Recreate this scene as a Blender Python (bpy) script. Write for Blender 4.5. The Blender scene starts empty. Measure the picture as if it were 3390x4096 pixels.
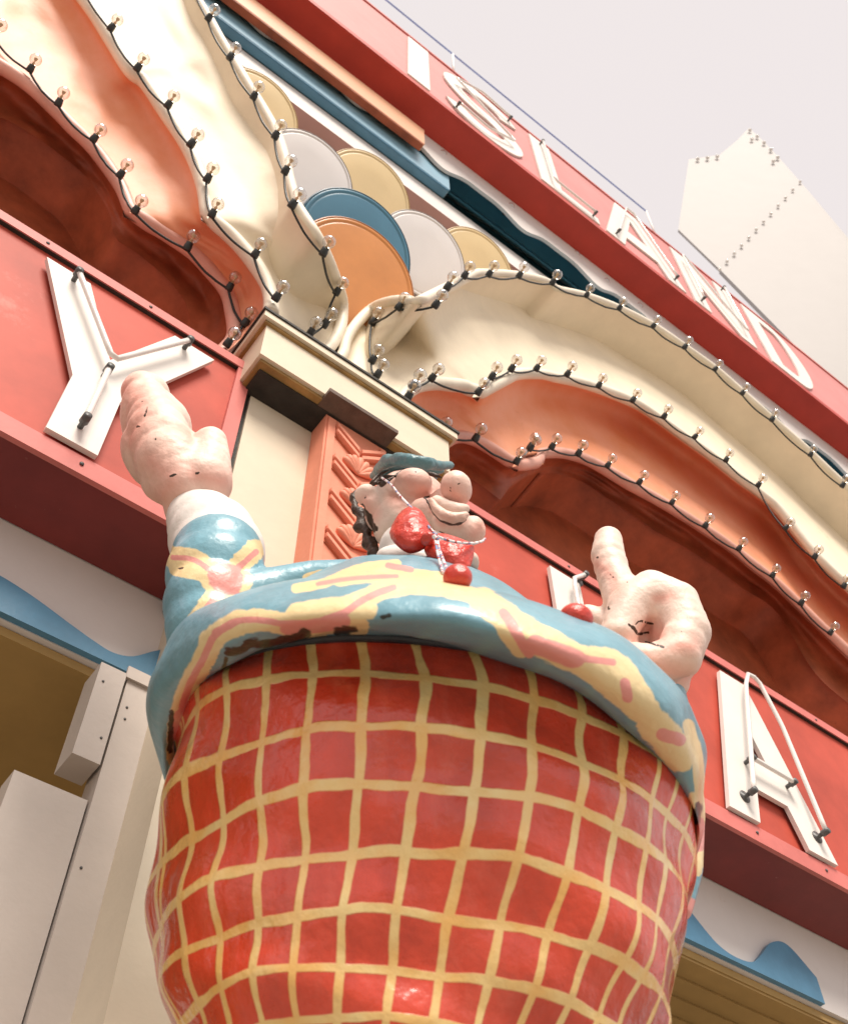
import bpy, bmesh, math, random
import numpy as np
from mathutils import Vector, Matrix
random.seed(5); rng = np.random.default_rng(5)
R_ = math.radians
scn = bpy.context.scene
COL = scn.collection

# ------------------------------------------------------------------ camera
W_, H_ = 3390.0, 4096.0
PP = np.array([1695., 2048.]); VZ = np.array([1640., -1130.]); VH = np.array([11000., 7690.])
F_ = math.sqrt(-((VH-PP) @ (VZ-PP)))
def _cv(v): 
    a = np.array([v[0]-PP[0], -(v[1]-PP[1]), -F_]); return a/np.linalg.norm(a)
_z = _cv(VZ); _h = _cv(VH); _y = np.cross(_z, _h)
RM = np.array([_h, _y, _z])            # world = RM @ cam
CP = np.array([0, 0, 1.6])
S_ = 3390/1738.
cam = bpy.data.cameras.new('camera'); co = bpy.data.objects.new('camera', cam); COL.objects.link(co)
m4 = Matrix.Identity(4)
for i in range(3):
    for j in range(3): m4[i][j] = RM[i, j]
m4.translation = Vector(CP); co.matrix_world = m4
cam.sensor_fit = 'HORIZONTAL'; cam.sensor_width = 36; cam.lens = 36*F_/W_
cam.clip_start = 0.05; cam.clip_end = 2000
cam.dof.use_dof = True; cam.dof.focus_distance = 4.2; cam.dof.aperture_fstop = 5.6
scn.camera = co

# ------------------------------------------------------------------ sky and sun (bright overcast)
wd = bpy.data.worlds.new('World'); scn.world = wd; wd.use_nodes = True
nt = wd.node_tree; nt.nodes.clear()
sky = nt.nodes.new('ShaderNodeTexSky'); sky.sky_type = 'NISHITA'; sky.sun_disc = False
SUN_EL, SUN_AZ = R_(52), R_(-20)       # azimuth from -Y towards +X
sky.sun_elevation = SUN_EL; sky.sun_rotation = math.pi - SUN_AZ
cl = nt.nodes.new('ShaderNodeMixRGB'); cl.inputs[0].default_value = 0.96
cl.inputs[2].default_value = (2.58, 2.36, 2.30, 1)
bg = nt.nodes.new('ShaderNodeBackground'); bg.inputs[1].default_value = 0.10
ow = nt.nodes.new('ShaderNodeOutputWorld')
nt.links.new(sky.outputs[0], cl.inputs[1]); nt.links.new(cl.outputs[0], bg.inputs[0]); nt.links.new(bg.outputs[0], ow.inputs[0])
sl = bpy.data.lights.new('sun', 'SUN'); sl.energy = 1.5; sl.angle = R_(26); sl.color = (1, .92, .81)
so = bpy.data.objects.new('sun', sl); COL.objects.link(so)
sd = Vector((math.sin(SUN_AZ)*math.cos(SUN_EL), -math.cos(SUN_AZ)*math.cos(SUN_EL), math.sin(SUN_EL)))
so.rotation_euler = sd.to_track_quat('Z', 'Y').to_euler(); so.location = sd*40
vs = scn.view_settings; vs.view_transform = 'Standard'; vs.look = 'None'; vs.exposure = 1.8; vs.gamma = 1; vs.use_curve_mapping = False

# ------------------------------------------------------------------ measuring helpers: photograph pixel -> point on a real plane
VHN = np.array([.617, .787, 0]); VHN /= np.linalg.norm(VHN); VRN = np.array([VHN[1], -VHN[0], 0])
def ray(u, v):
    d = RM @ np.array([u*S_-PP[0], -(v*S_-PP[1]), -F_]); return d/np.linalg.norm(d)
def py(u, v, Y): d = ray(u, v); return CP+d*(Y/d[1])
def pv(u, v, D): d = ray(u, v); return CP+d*(D/(d @ VHN))
def proj(P):
    c = (np.asarray(P)-CP) @ RM
    return np.stack([PP[0]+F_*c[..., 0]/-c[..., 2], PP[1]-F_*c[..., 1]/-c[..., 2]], -1)/S_
def ZZ(ox, oy, pts, s=1.738): return [((ox+a/s)/S_, (oy+b/s)/S_) for a, b in pts]

# ------------------------------------------------------------------ object helpers
def link(name, me, mat=None, parent=None, smooth=True):
    o = bpy.data.objects.new(name, me); COL.objects.link(o)
    if mat is not None:
        for m in (mat if isinstance(mat, (list, tuple)) else [mat]): me.materials.append(m)
    if smooth: me.polygons.foreach_set('use_smooth', [True]*len(me.polygons))
    if parent: o.parent = parent; o.matrix_parent_inverse = parent.matrix_world.inverted()
    return o
def thing(name, label, cat, loc=(0, 0, 0), group=None):
    o = bpy.data.objects.new(name, None); COL.objects.link(o); o.location = loc
    o.matrix_world = Matrix.Translation(Vector(loc)); o.empty_display_size = .2
    return tag(o, label, cat, group)
def tag(o, label, cat, group=None):
    o['label'] = label; o['category'] = cat
    if group: o['group'] = group
    return o
def structure(o): o['kind'] = 'structure'; return o
def from_py(name, vs_, fs, mat, parent=None, smooth=True):
    me = bpy.data.meshes.new(name); me.from_pydata([tuple(v) for v in vs_], [], fs); me.update()
    return link(name, me, mat, parent, smooth)
def bmobj(name, bm, mat, parent=None, smooth=False, bevel=0):
    if bevel:
        bmesh.ops.bevel(bm, geom=[e for e in bm.edges if e.calc_face_angle(0) > .5], offset=bevel, segments=2, affect='EDGES')
    bmesh.ops.recalc_face_normals(bm, faces=bm.faces)
    me = bpy.data.meshes.new(name); bm.to_mesh(me); bm.free()
    return link(name, me, mat, parent, smooth)
def box_bm(x0, x1, y0, y1, z0, z1, bm=None):
    bm = bm or bmesh.new()
    v = [bm.verts.new((x, y, z)) for x in (x0, x1) for y in (y0, y1) for z in (z0, z1)]
    for f in ((0, 1, 3, 2), (4, 6, 7, 5), (0, 4, 5, 1), (2, 3, 7, 6), (0, 2, 6, 4), (1, 5, 7, 3)): bm.faces.new([v[i] for i in f])
    return bm
def box(name, x0, x1, y0, y1, z0, z1, mat, parent=None, bevel=.006):
    return bmobj(name, box_bm(x0, x1, y0, y1, z0, z1), mat, parent, False, bevel)
def prism_bm(loops, y0, y1, bm=None):
    """outline(s) in x,z extruded from y0 (front) to y1; first loop outer, others holes"""
    bm = bm or bmesh.new(); edges = []
    for lp in loops:
        vv = [bm.verts.new((x, y0, z)) for x, z in lp]
        edges += [bm.edges.new((vv[i], vv[(i+1) % len(vv)])) for i in range(len(vv))]
    r = bmesh.ops.triangle_fill(bm, edges=edges, use_beauty=True)
    fs = [g for g in r['geom'] if isinstance(g, bmesh.types.BMFace)]
    e = bmesh.ops.extrude_face_region(bm, geom=fs)
    bmesh.ops.translate(bm, verts=[g for g in e['geom'] if isinstance(g, bmesh.types.BMVert)], vec=(0, y1-y0, 0))
    return bm
def tube_geo(pts, rad, n=8, closed=False):
    P = [np.asarray(p, float) for p in pts]; N = len(P)
    V = []; Fc = []
    prev = None
    for i in range(N):
        a = P[max(i-1, 0)] if not closed else P[i-1]; b = P[min(i+1, N-1)] if not closed else P[(i+1) % N]
        t = b-a; t /= np.linalg.norm(t)+1e-12
        if prev is None:
            q = np.array([0, 0, 1.]) if abs(t[2]) < .9 else np.array([0, 1., 0])
        else: q = prev
        u = q-t*(q @ t); u /= np.linalg.norm(u)+1e-12; prev = u; w = np.cross(t, u)
        r = rad[i] if hasattr(rad, '__len__') else rad
        for k in range(n):
            an = 2*math.pi*k/n; V.append(P[i]+r*(math.cos(an)*u+math.sin(an)*w))
    M = N if closed else N-1
    for i in range(M):
        j = (i+1) % N
        for k in range(n): Fc.append((i*n+k, i*n+(k+1) % n, j*n+(k+1) % n, j*n+k))
    if not closed:
        Fc.append(tuple(range(n-1, -1, -1))); Fc.append(tuple((N-1)*n+k for k in range(n)))
    return V, Fc
def tube(name, pts, rad, mat, parent=None, n=8, closed=False):
    V, Fc = tube_geo(pts, rad, n, closed); return from_py(name, V, Fc, mat, parent)
def lathe_geo(prof, n=32, M=None, cap=True):
    """prof: (r, h) along +Z local"""
    V = []; Fc = []
    for r, h in prof:
        for k in range(n):
            a = 2*math.pi*k/n; V.append((r*math.cos(a), r*math.sin(a), h))
    for i in range(len(prof)-1):
        for k in range(n): Fc.append((i*n+k, i*n+(k+1) % n, (i+1)*n+(k+1) % n, (i+1)*n+k))
    if cap and prof[0][0] > 1e-6: Fc.append(tuple(range(n-1, -1, -1)))
    if cap and prof[-1][0] > 1e-6: Fc.append(tuple((len(prof)-1)*n+k for k in range(n)))
    if M is not None: V = [tuple(M @ Vector(v)) for v in V]
    return V, Fc
def frame_m(c, n, up=(0, 0, 1)):
    n = Vector(n).normalized(); q = n.to_track_quat('Z', 'Y')
    return Matrix.Translation(Vector(c)) @ q.to_matrix().to_4x4()
def resample(pts, n, smooth=True):
    P = np.array(pts, float)
    if smooth and len(P) > 2:             # Catmull-Rom densify
        Q = np.vstack([2*P[0]-P[1], P, 2*P[-1]-P[-2]]); out = []
        for i in range(1, len(Q)-2):
            for t in np.linspace(0, 1, 12, endpoint=False):
                a, b, c, d = Q[i-1], Q[i], Q[i+1], Q[i+2]
                out.append(.5*((2*b)+(-a+c)*t+(2*a-5*b+4*c-d)*t*t+(-a+3*b-3*c+d)*t**3))
        out.append(P[-1]); P = np.array(out)
    s = np.r_[0, np.cumsum(np.linalg.norm(np.diff(P, axis=0), axis=1))]
    t = np.linspace(0, s[-1], n)
    return np.stack([np.interp(t, s, P[:, k]) for k in range(P.shape[1])], 1)

# ------------------------------------------------------------------ materials
def nmat(name, base, rough=.5, spec=.5, var=.12, vscale=3., bump=.15, bscale=30., dirt=0., dirtc=(.12, .08, .05), dscale=5., coat=0., sat=None):
    m = bpy.data.materials.new(name); m.use_nodes = True; t = m.node_tree; N = t.nodes; L = t.links
    p = N['Principled BSDF']; p.inputs['Roughness'].default_value = rough; p.inputs['Specular IOR Level'].default_value = spec
    p.inputs['Coat Weight'].default_value = coat; p.inputs['Coat Roughness'].default_value = .15
    tc = N.new('ShaderNodeTexCoord')
    n1 = N.new('ShaderNodeTexNoise'); n1.inputs['Scale'].default_value = vscale; n1.inputs['Detail'].default_value = 6; n1.inputs['Roughness'].default_value = .65
    L.new(tc.outputs['Object'], n1.inputs['Vector'])
    rp = N.new('ShaderNodeValToRGB'); rp.color_ramp.elements[0].position = .3; rp.color_ramp.elements[1].position = .72
    b = Vector(base[:3])
    lo = b*(1-var*1.6); hi = b*(1+var*.5)
    if sat is not None: lo = Vector(sat)
    rp.color_ramp.elements[0].color = (*lo, 1); rp.color_ramp.elements[1].color = (*[min(.9, c) for c in hi], 1)
    L.new(n1.outputs['Fac'], rp.inputs[0])
    col = rp.outputs[0]
    if dirt > 0:
        n2 = N.new('ShaderNodeTexNoise'); n2.inputs['Scale'].default_value = dscale; n2.inputs['Detail'].default_value = 8; n2.inputs['Roughness'].default_value = .75
        L.new(tc.outputs['Object'], n2.inputs['Vector'])
        r2 = N.new('ShaderNodeValToRGB'); r2.color_ramp.elements[0].position = .68-dirt*.2; r2.color_ramp.elements[1].position = .80-dirt*.15
        L.new(n2.outputs['Fac'], r2.inputs[0])
        mx = N.new('ShaderNodeMixRGB'); mx.inputs[2].default_value = (*dirtc, 1)
        ml = N.new('ShaderNodeMath'); ml.operation = 'MULTIPLY'; ml.inputs[1].default_value = .75
        L.new(r2.outputs[0], ml.inputs[0]); L.new(ml.outputs[0], mx.inputs[0]); L.new(col, mx.inputs[1]); col = mx.outputs[0]
    L.new(col, p.inputs['Base Color'])
    if bump > 0:
        n3 = N.new('ShaderNodeTexNoise'); n3.inputs['Scale'].default_value = bscale; n3.inputs['Detail'].default_value = 5
        L.new(tc.outputs['Object'], n3.inputs['Vector'])
        bp = N.new('ShaderNodeBump'); bp.inputs['Strength'].default_value = bump; bp.inputs['Distance'].default_value = .02
        L.new(n3.outputs['Fac'], bp.inputs['Height']); L.new(bp.outputs[0], p.inputs['Normal'])
    m['col'] = 0
    return m
def add_paint(m, layers, wob=0.):
    """mix further paint colours over the base by point attributes that hold the painted pattern"""
    t = m.node_tree; N = t.nodes; L = t.links; p = N['Principled BSDF']
    src = p.inputs['Base Color'].links[0].from_socket
    wob0 = wob
    for ly in layers:
        attr, colr, lo, hi = ly[:4]; wob = ly[4] if len(ly) > 4 else wob0
        a = N.new('ShaderNodeAttribute'); a.attribute_name = attr
        r = N.new('ShaderNodeMapRange'); r.inputs['From Min'].default_value = lo; r.inputs['From Max'].default_value = hi; r.clamp = True
        if wob:
            tc = N.new('ShaderNodeTexCoord'); nz = N.new('ShaderNodeTexNoise'); nz.inputs['Scale'].default_value = 40; nz.inputs['Detail'].default_value = 6
            L.new(tc.outputs['Object'], nz.inputs['Vector'])
            ma = N.new('ShaderNodeMath'); ma.operation = 'MULTIPLY_ADD'; ma.inputs[1].default_value = wob; L.new(nz.outputs['Fac'], ma.inputs[0])
            sb = N.new('ShaderNodeMath'); sb.operation = 'SUBTRACT'; sb.inputs[1].default_value = wob*.5; L.new(a.outputs['Fac'], sb.inputs[0]); L.new(sb.outputs[0], ma.inputs[2])
            L.new(ma.outputs[0], r.inputs['Value'])
        else: L.new(a.outputs['Fac'], r.inputs['Value'])
        x = N.new('ShaderNodeMixRGB'); L.new(r.outputs[0], x.inputs[0]); L.new(src, x.inputs[1]); x.inputs[2].default_value = (*colr, 1); src = x.outputs[0]
    L.new(src, p.inputs['Base Color'])
    return m

M = {}
M['cream'] = nmat('cream_paint', (.85, .74, .57), .55, .3, .08, 1.6, .10, 9, .15, (.55, .36, .17), 2.2)
M['cream_lip'] = nmat('cream_lip_paint', (.84, .76, .63), .5, .4, .08, 3, .12, 14, .1, (.5, .36, .2), 4)
M['pink'] = nmat('salmon_paint', (.84, .40, .27), .5, .35, .10, 1.5, .16, 10, .35, (.66, .22, .08), 1.7, sat=(.80, .30, .14))
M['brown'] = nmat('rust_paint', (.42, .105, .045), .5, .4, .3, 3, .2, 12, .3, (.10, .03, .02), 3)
M['pink_lip'] = nmat('salmon_lip_paint', (.76, .40, .32), .45, .45, .12, 4, .16, 16, .15, (.4, .12, .06), 5)
M['sign_red'] = nmat('sign_red_enamel', (.52, .085, .055), .58, .25, .22, 1.0, .03, 8, .34, (.60, .21, .17), 1.3)
M['sign_frame'] = nmat('sign_frame_paint', (.60, .17, .15), .55, .3, .12, 3, .03, 60, .12, (.35, .1, .1), 8)
M['soffit_red'] = nmat('soffit_shade_red_paint', (.21, .030, .026), .5, .4, .15, 2.5, .03, 60, .12, (.5, .3, .25), 14)  # sign red darkened, so the underside's shade sits in the colour
M['fascia_red'] = nmat('eaves_red_paint', (.46, .042, .026), .5, .4, .10, 2.5, .03, 60, .1, (.5, .25, .2), 14)
M['upper_pink'] = nmat('upper_sign_sheen_enamel', (.62, .24, .23), .58, .3, .08, 1.5, .0)  # pale tint carries a glancing sky reflection in the base colour
M['letter'] = nmat('letter_white_enamel', (.74, .70, .66), .55, .3, .04, 3, .0, 30, .08, (.45, .4, .38), 6)
M['white'] = nmat('white_paint', (.70, .66, .64), .5, .4, .05, 1.5, .04, 40, .08, (.5, .42, .34), 5)
M['wall_cream'] = nmat('wall_cream_paint', (.48, .42, .38), .5, .4, .08, 1.5, .05, 40, .12, (.42, .33, .25), 7)
M['mauve'] = nmat('mauve_shade_paint', (.52, .35, .33), .6, .3, .06, 2, .02)  # tone of the white band's shaded underside, put into the colour
M['navy'] = nmat('petrol_blue_paint', (.06, .25, .36), .3, .5, .12, 4, .03)
M['blue'] = nmat('light_blue_paint', (.24, .42, .54), .4, .5, .06, 3, .02)
M['blue2'] = nmat('mid_blue_paint', (.09, .25, .40), .4, .5, .12, 5, .05, 40, .12, (.02, .06, .1), 9)
M['peach'] = nmat('peach_paint', (.74, .40, .24), .4, .5, .06, 3, .02)
M['dwhite'] = nmat('disc_white_enamel', (.76, .73, .73), .35, .5, .03, 2, .0)
M['dyellow'] = nmat('disc_yellow_enamel', (.78, .60, .33), .4, .5, .06, 2, .02)
M['dyellow_rim'] = nmat('disc_ochre_rim', (.45, .29, .10), .4, .5, .1, 4, .02)
M['dwhite_rim'] = nmat('disc_grey_rim', (.25, .21, .20), .4, .5, .1, 4, .02)
M['dblue'] = nmat('disc_blue_enamel', (.07, .22, .34), .33, .6, .08, 2, .02)
M['dblue_rim'] = nmat('disc_navy_rim', (.03, .10, .16), .33, .6, .08, 2, .02)
M['dorange_rim'] = nmat('disc_rust_rim', (.46, .17, .05), .33, .6, .08, 2, .02)
M['pillar'] = nmat('pillar_cream_paint', (.66, .57, .44), .5, .4, .06, 2, .05, 40, .1, (.5, .38, .2), 4)
M['ochre'] = nmat('ochre_weathered', (.36, .21, .07), .6, .3, .3, 6, .1, 40, .4, (.08, .05, .03), 9)
M['black'] = nmat('black_weathered', (.035, .03, .025), .6, .3, .3, 8, .2, 40)
M['console'] = nmat('orange_plaster', (.76, .28, .18), .6, .3, .08, 3, .1, 30, .1, (.5, .12, .06), 6)
M['groove'] = nmat('orange_groove_shade_plaster', (.56, .15, .07), .6, .3, .12, 6, .1, 30)
M['umber'] = nmat('umber_board', (.13, .085, .065), .6, .3, .3, 8, .1, 40)
M['cable'] = nmat('black_cable', (.02, .025, .025), .5, .4, .1, 8, 0)
M['socket'] = nmat('black_socket', (.025, .028, .028), .45, .5, .3, 60, .2, 80)
M['fil'] = nmat('amber_stem', (.62, .42, .22), .4, .5, .1, 40, 0)
M['metal'] = nmat('dark_metal', (.09, .09, .09), .4, .5, .2, 30, .1, 60)
M['ground'] = nmat('pale_concrete', (.30, .275, .24), .8, .3, .1, .8, .1, 20)
M['ochre_wall'] = nmat('ochre_soffit_paint', (.42, .27, .10), .6, .3, .1, 2, .05)
def orange_disc():
    m = nmat('disc_orange_enamel', (.66, .27, .08), .30, .6, .10, 2, .02)
    return m
M['dorange'] = orange_disc()
def tube_glass():
    m = bpy.data.materials.new('clear_glass'); m.use_nodes = True; t = m.node_tree; N = t.nodes; L = t.links; N.clear()
    o = N.new('ShaderNodeOutputMaterial'); mx = N.new('ShaderNodeMixShader'); tr = N.new('ShaderNodeBsdfTransparent'); g = N.new('ShaderNodeBsdfGlossy')
    tr.inputs[0].default_value = (.93, .92, .90, 1); g.inputs['Roughness'].default_value = .06
    lw = N.new('ShaderNodeLayerWeight'); lw.inputs[0].default_value = .35
    r = N.new('ShaderNodeMapRange'); r.inputs['To Min'].default_value = .10; r.inputs['To Max'].default_value = .85
    L.new(lw.outputs['Facing'], r.inputs['Value']); L.new(r.outputs[0], mx.inputs[0]); L.new(tr.outputs[0], mx.inputs[1]); L.new(g.outputs[0], mx.inputs[2]); L.new(mx.outputs[0], o.inputs[0])
    return m
M['glass'] = tube_glass()
M['neon'] = nmat('milky_glass_tube', (.78, .75, .72), .15, .6, .03, 5, 0)

# ================================================================== SETTING
g = bmesh.new(); bmesh.ops.create_grid(g, x_segments=40, y_segments=40, size=300)
structure(bmobj('ground', g, M['ground']))

# ================================================================== BUILDING
bld = thing('funhouse_building', 'white and cream fairground facade with red eaves behind the statue', 'building', (2, 3.43, 0))
box('wall', -9, 16, 3.43, 3.75, 4.93, 7.12, M['white'], bld)
box('back_wall', -9, 16, 4.3, 4.5, 7.0, 12.3, M['brown'], bld)
# lower storey: wall right of the column, ledge, recessed bay with its ochre ceiling
box('lower_wall', 1.27, 4.2, 3.45, 3.75, 0, 4.93, M['wall_cream'], bld)
box('ledge', 1.245, 4.2, 3.36, 3.448, 3.965, 4.05, M['wall_cream'], bld)
box('recess_ceiling', -9, 1.26, 3.46, 6.6, 4.88, 4.925, M['ochre_wall'], bld)
box('recess_ceiling', 4.2, 16, 3.46, 6.6, 4.88, 4.925, M['ochre_wall'], bld)
box('recess_wall', -9, 16, 6.6, 6.8, 0, 4.93, M['ochre_wall'], bld)
for k in range(10): box('ceiling_slat', 4.21, 15.9, 3.47+k*.16, 3.47+k*.16+.11, 4.865, 4.878, M['ochre_wall'], bld, .003)
colm = thing('column', 'cream boarded column under the blue scroll trim, left of the statue', 'column', (1.1, 3.3, 0))
box('shaft_board', 1.0, 1.238, 3.30, 3.44, 0, 4.862, M['wall_cream'], colm)
box('bracket_block', .87, .986, 3.285, 3.44, 4.33, 4.815, M['wall_cream'], colm)
box('side_board', .70, .992, 3.325, 3.44, 0, 4.19, M['wall_cream'], colm)
for xx, zz in ((1.03, 4.66), (1.035, 4.60), (1.2, 4.52), (1.20, 4.1), (1.03, 3.9), (1.21, 3.7), (.90, 4.72), (.96, 4.45)):
    V, Fc = lathe_geo([(.006, 0), (.005, .003), (0, .004)], 8, frame_m((xx, 3.2995 if xx > .99 else 3.2845, zz), (0, -1, 0))); from_py('nail', V, Fc, M['metal'], colm)
box('cap_moulding', .985, 1.25, 3.285, 3.299, 4.80, 4.862, M['wall_cream'], colm, .004)
# red wall behind the capital, between the two canopies
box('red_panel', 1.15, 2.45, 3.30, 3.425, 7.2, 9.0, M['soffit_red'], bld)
box('dark_board', 1.25, 2.6, 3.12, 3.295, 8.22, 8.42, M['umber'], bld)
# eaves, lowest step to highest
wb = box('white_band', -12, 19, 3.24, 4.29, 12.868, 13.322, M['white'], bld, .01)
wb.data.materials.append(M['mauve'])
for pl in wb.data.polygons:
    if pl.normal.z < -.9: pl.material_index = 1  # shade under the white band painted on as mauve
V = []; Fc = []
xs = np.linspace(-12, 19, 60); n = 10
for x in xs:
    for k in range(n+1):
        a = math.pi/2*k/n; V.append((x, 3.13+.27*math.sin(a), 13.324+.35*(1-math.cos(a))+.78*(k/n)))
for i in range(len(xs)-1):
    for k in range(n): q = i*(n+1)+k; Fc.append((q, q+1, q+n+2, q+n+1))
from_py('cove', V, Fc, M['navy'], bld)
# white scalloped valance hanging from the red soffit
def scal(x):
    f = ((x-.36)/1.2) % 1
    return 13.876-.115*math.cos(2*math.pi*f)-.04*math.cos(4*math.pi*f)
vt = [(x, scal(x)) for x in np.arange(19, -12.01, -.06)]; ZT = 14.452
bm = bmesh.new()
fr = [bm.verts.new((x, 3.06, z)) for x, z in vt]; ft = [bm.verts.new((x, 3.06, ZT)) for x, z in vt]
bk = [bm.verts.new((x, 3.10, z)) for x, z in vt]; bt = [bm.verts.new((x, 3.10, ZT)) for x, z in vt]
for i in range(len(vt)-1):
    bm.faces.new((fr[i], fr[i+1], ft[i+1], ft[i])); bm.faces.new((bk[i], bt[i], bt[i+1], bk[i+1])); bm.faces.new((fr[i], bk[i], bk[i+1], fr[i+1]))
bmobj('valance', bm, M['white'], bld)
box('eaves_soffit', -12, 19, 2.712, 3.60, 14.455, 14.56, M['fascia_red'], bld, 0)
box('cove_top', -12, 19, 3.102, 3.60, 14.43, 14.452, M['navy'], bld, 0)
box('roof', -12, 19, 3.62, 9.0, 14.4, 14.7, M['white'], bld)
box('upper_wall', -12, 19, 4.31, 4.5, 12.3, 14.4, M['white'], bld, 0)
# stepped mouldings that end half way
mb = thing('moulding_bar', 'long light blue moulding bar mounted below the red eaves', 'moulding', (0, 3.2, 13.4))
box('bar', -12, 2.892, 3.12, 3.235, 13.362, 13.876, M['blue'], mb, .008)
box('underside_shade', -12, 2.875, 3.126, 3.232, 13.335, 13.360, M['blue2'], mb, 0)  # darker blue strip paints the shaded underside of the bar
mb = thing('moulding_bar', 'shorter peach moulding bar directly under the red eaves, above the blue bar', 'moulding', (0, 3.0, 13.7))
box('bar', -12, 2.424, 2.964, 3.058, 13.674, 14.188, M['peach'], mb, .008)
box('underside_shade', -12, 2.41, 2.97, 3.055, 13.645, 13.672, M['brown'], mb, 0)  # brown strip stands for the shade beneath the peach bar

# blue scroll trim above the lower storey
def trim(name, label, x0, x1, fn):
    xs = np.linspace(x0, x1, 60)
    lp = [(x, fn(x)) for x in xs]+[(x1, 4.935), (x0, 4.935)]
    o = bmobj(name, prism_bm([lp], 3.395, 3.428), M['blue2'], None, False)
    return tag(o, label, 'trim', 'blue scroll trims along the lower storey')
def cat_curve(pts):
    Q = resample(sorted(pts), 200); return lambda x: float(np.interp(x, Q[:, 0], Q[:, 1]))
trim('scroll_trim', 'blue scroll trim on the white wall beside the raised sleeve', -.2, 1.165,
     cat_curve([(-.2, 5.0), (.0, 5.08), (.3, 5.12), (.5, 5.10), (.73, 5.04), (.83, 5.015), (.93, 5.0), (1.02, 5.03), (1.1, 5.11), (1.165, 5.17)]))
trim('scroll_trim', 'blue scroll trim on the white wall under the right sign, beside the trousers', 3.9, 5.6,
     cat_curve([(3.9, 5.3), (4.2, 5.33), (4.45, 5.2), (4.56, 5.11), (4.63, 5.05), (4.72, 4.99), (4.85, 4.965), (5.0, 4.99), (5.12, 5.09), (5.24, 5.2), (5.4, 5.24), (5.6, 5.1)]))
d = thing('wall_boss', 'round blue boss with a dark rim on the cream wall beside the column', 'boss', (1.40, 3.44, 4.52))
V, Fc = lathe_geo([(.125, 0), (.125, .02), (.115, .03)], 40, frame_m((1.40, 3.447, 4.53), (0, -1, 0))); from_py('rim', V, Fc, M['navy'], d, False)
V, Fc = lathe_geo([(.095, .025), (.095, .055), (.085, .062)], 40, frame_m((1.405, 3.447, 4.53), (0, -1, 0))); from_py('face', V, Fc, M['blue2'], d, False)

# ================================================================== LETTER SIGNS
def Yl(cx, z0, z1, s=1.): return [[(cx, z0+.57*(z1-z0)), (cx+.255*s, z1), (cx+.505*s, z1), (cx+.125*s, z0+.354*(z1-z0)), (cx+.125*s, z0), (cx-.125*s, z0), (cx-.125*s, z0+.354*(z1-z0)), (cx-.505*s, z1), (cx-.255*s, z1)]]
def Al(cx, z0, z1, hb=.485, ht=.125, w=.265):
    H = z1-z0; sl = (hb-ht)/H
    inn = lambda z: hb-w-sl*(z-z0)           # half width of the inside
    zc0, zc1 = z0+.218*H, z0+.42*H
    ap = z0+(hb-w)/sl
    return [[(cx-ht, z1), (cx+ht, z1), (cx+hb, z0), (cx+hb-w, z0), (cx+inn(zc0), zc0), (cx-inn(zc0), zc0), (cx-hb+w, z0), (cx-hb, z0)],
            [(cx-inn(zc1), zc1), (cx+inn(zc1), zc1), (cx, ap)]]
def Ll(x, z0, z1, w=.26, ft=.85): return [[(x, z1), (x+w, z1), (x+w, z0+.2), (x+ft, z0+.2), (x+ft, z0), (x, z0)]]
def Il(x, z0, z1, w=.27): return [[(x, z1), (x+w, z1), (x+w, z0), (x, z0)]]
def Nl(x, z0, z1, W=.9, w=.25): return [[(x, z0), (x, z1), (x+w, z1), (x+W-w, z0+.42*(z1-z0)), (x+W-w, z1), (x+W, z1), (x+W, z0), (x+W-w, z0), (x+w, z1-.42*(z1-z0)), (x+w, z0)]]
def Dl(x, z0, z1, W=.9, w=.25):
    o = [(x, z0), (x, z1)]+[(x+W-.5+.5*math.sin(a), (z0+z1)/2+(z1-z0)/2*math.cos(a)) for a in np.linspace(0, math.pi, 17)]
    i = [(x+w, z0+.22), (x+w, z1-.22)]+[(x+W-.5+(.5-w)*math.sin(a), (z0+z1)/2+((z1-z0)/2-.22)*math.cos(a)) for a in np.linspace(0, math.pi, 15)]
    return [o, i]
def Sl(x, z0, z1, W=1.03, w=.25):
    H = z1-z0; cx = x+W/2; r = W/2-w/2; zc1 = z1-.27*H; zc0 = z0+.27*H; rz = .27*H-w/2
    c = [(cx+r*math.cos(a), zc1+rz*math.sin(a)) for a in np.linspace(.15, math.pi, 12)]
    c += [(cx-r*.92, zc1-.09*H), (cx-r*.45, zc1-.2*H), (cx+r*.45, zc0+.2*H), (cx+r*.92, zc0+.09*H)]
    c += [(cx+r*math.cos(a), zc0+rz*math.sin(a)) for a in np.linspace(0, -math.pi+.15, 12)]
    c = resample(c, 44); Lf = []; Rt = []
    for i in range(len(c)):
        t = c[min(i+1, len(c)-1)]-c[max(i-1, 0)]; t /= np.linalg.norm(t); nn = np.array([-t[1], t[0]])
        Lf.append(tuple(c[i]+nn*w/2)); Rt.append(tuple(c[i]-nn*w/2))
    return [Lf+Rt[::-1]]
def letter(loops, y0, y1, parent, name):
    bm = prism_bm(loops, y0, y1); return bmobj(name, bm, M['letter'], parent, False)
def neon(pts, y, parent, r=.016):
    tube('neon_tube', [(x, y, z) for x, z in resample(pts, max(12, 6*len(pts)), False)], r, M['neon'], parent, 8)
    for e in (pts[0], pts[-1]):
        ends = ((e[0], y-.002, e[1]), (e[0], y+.1, e[1]))
        V, Fc = lathe_geo([(.02, 0), (.022, .05), (.014, .055), (.014, .085), (.042, .088), (.042, .1)], 14, frame_m((e[0], y-.02, e[1]), (0, 1, 0)))
        from_py('tube_support', V, Fc, M['metal'], parent)
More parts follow.
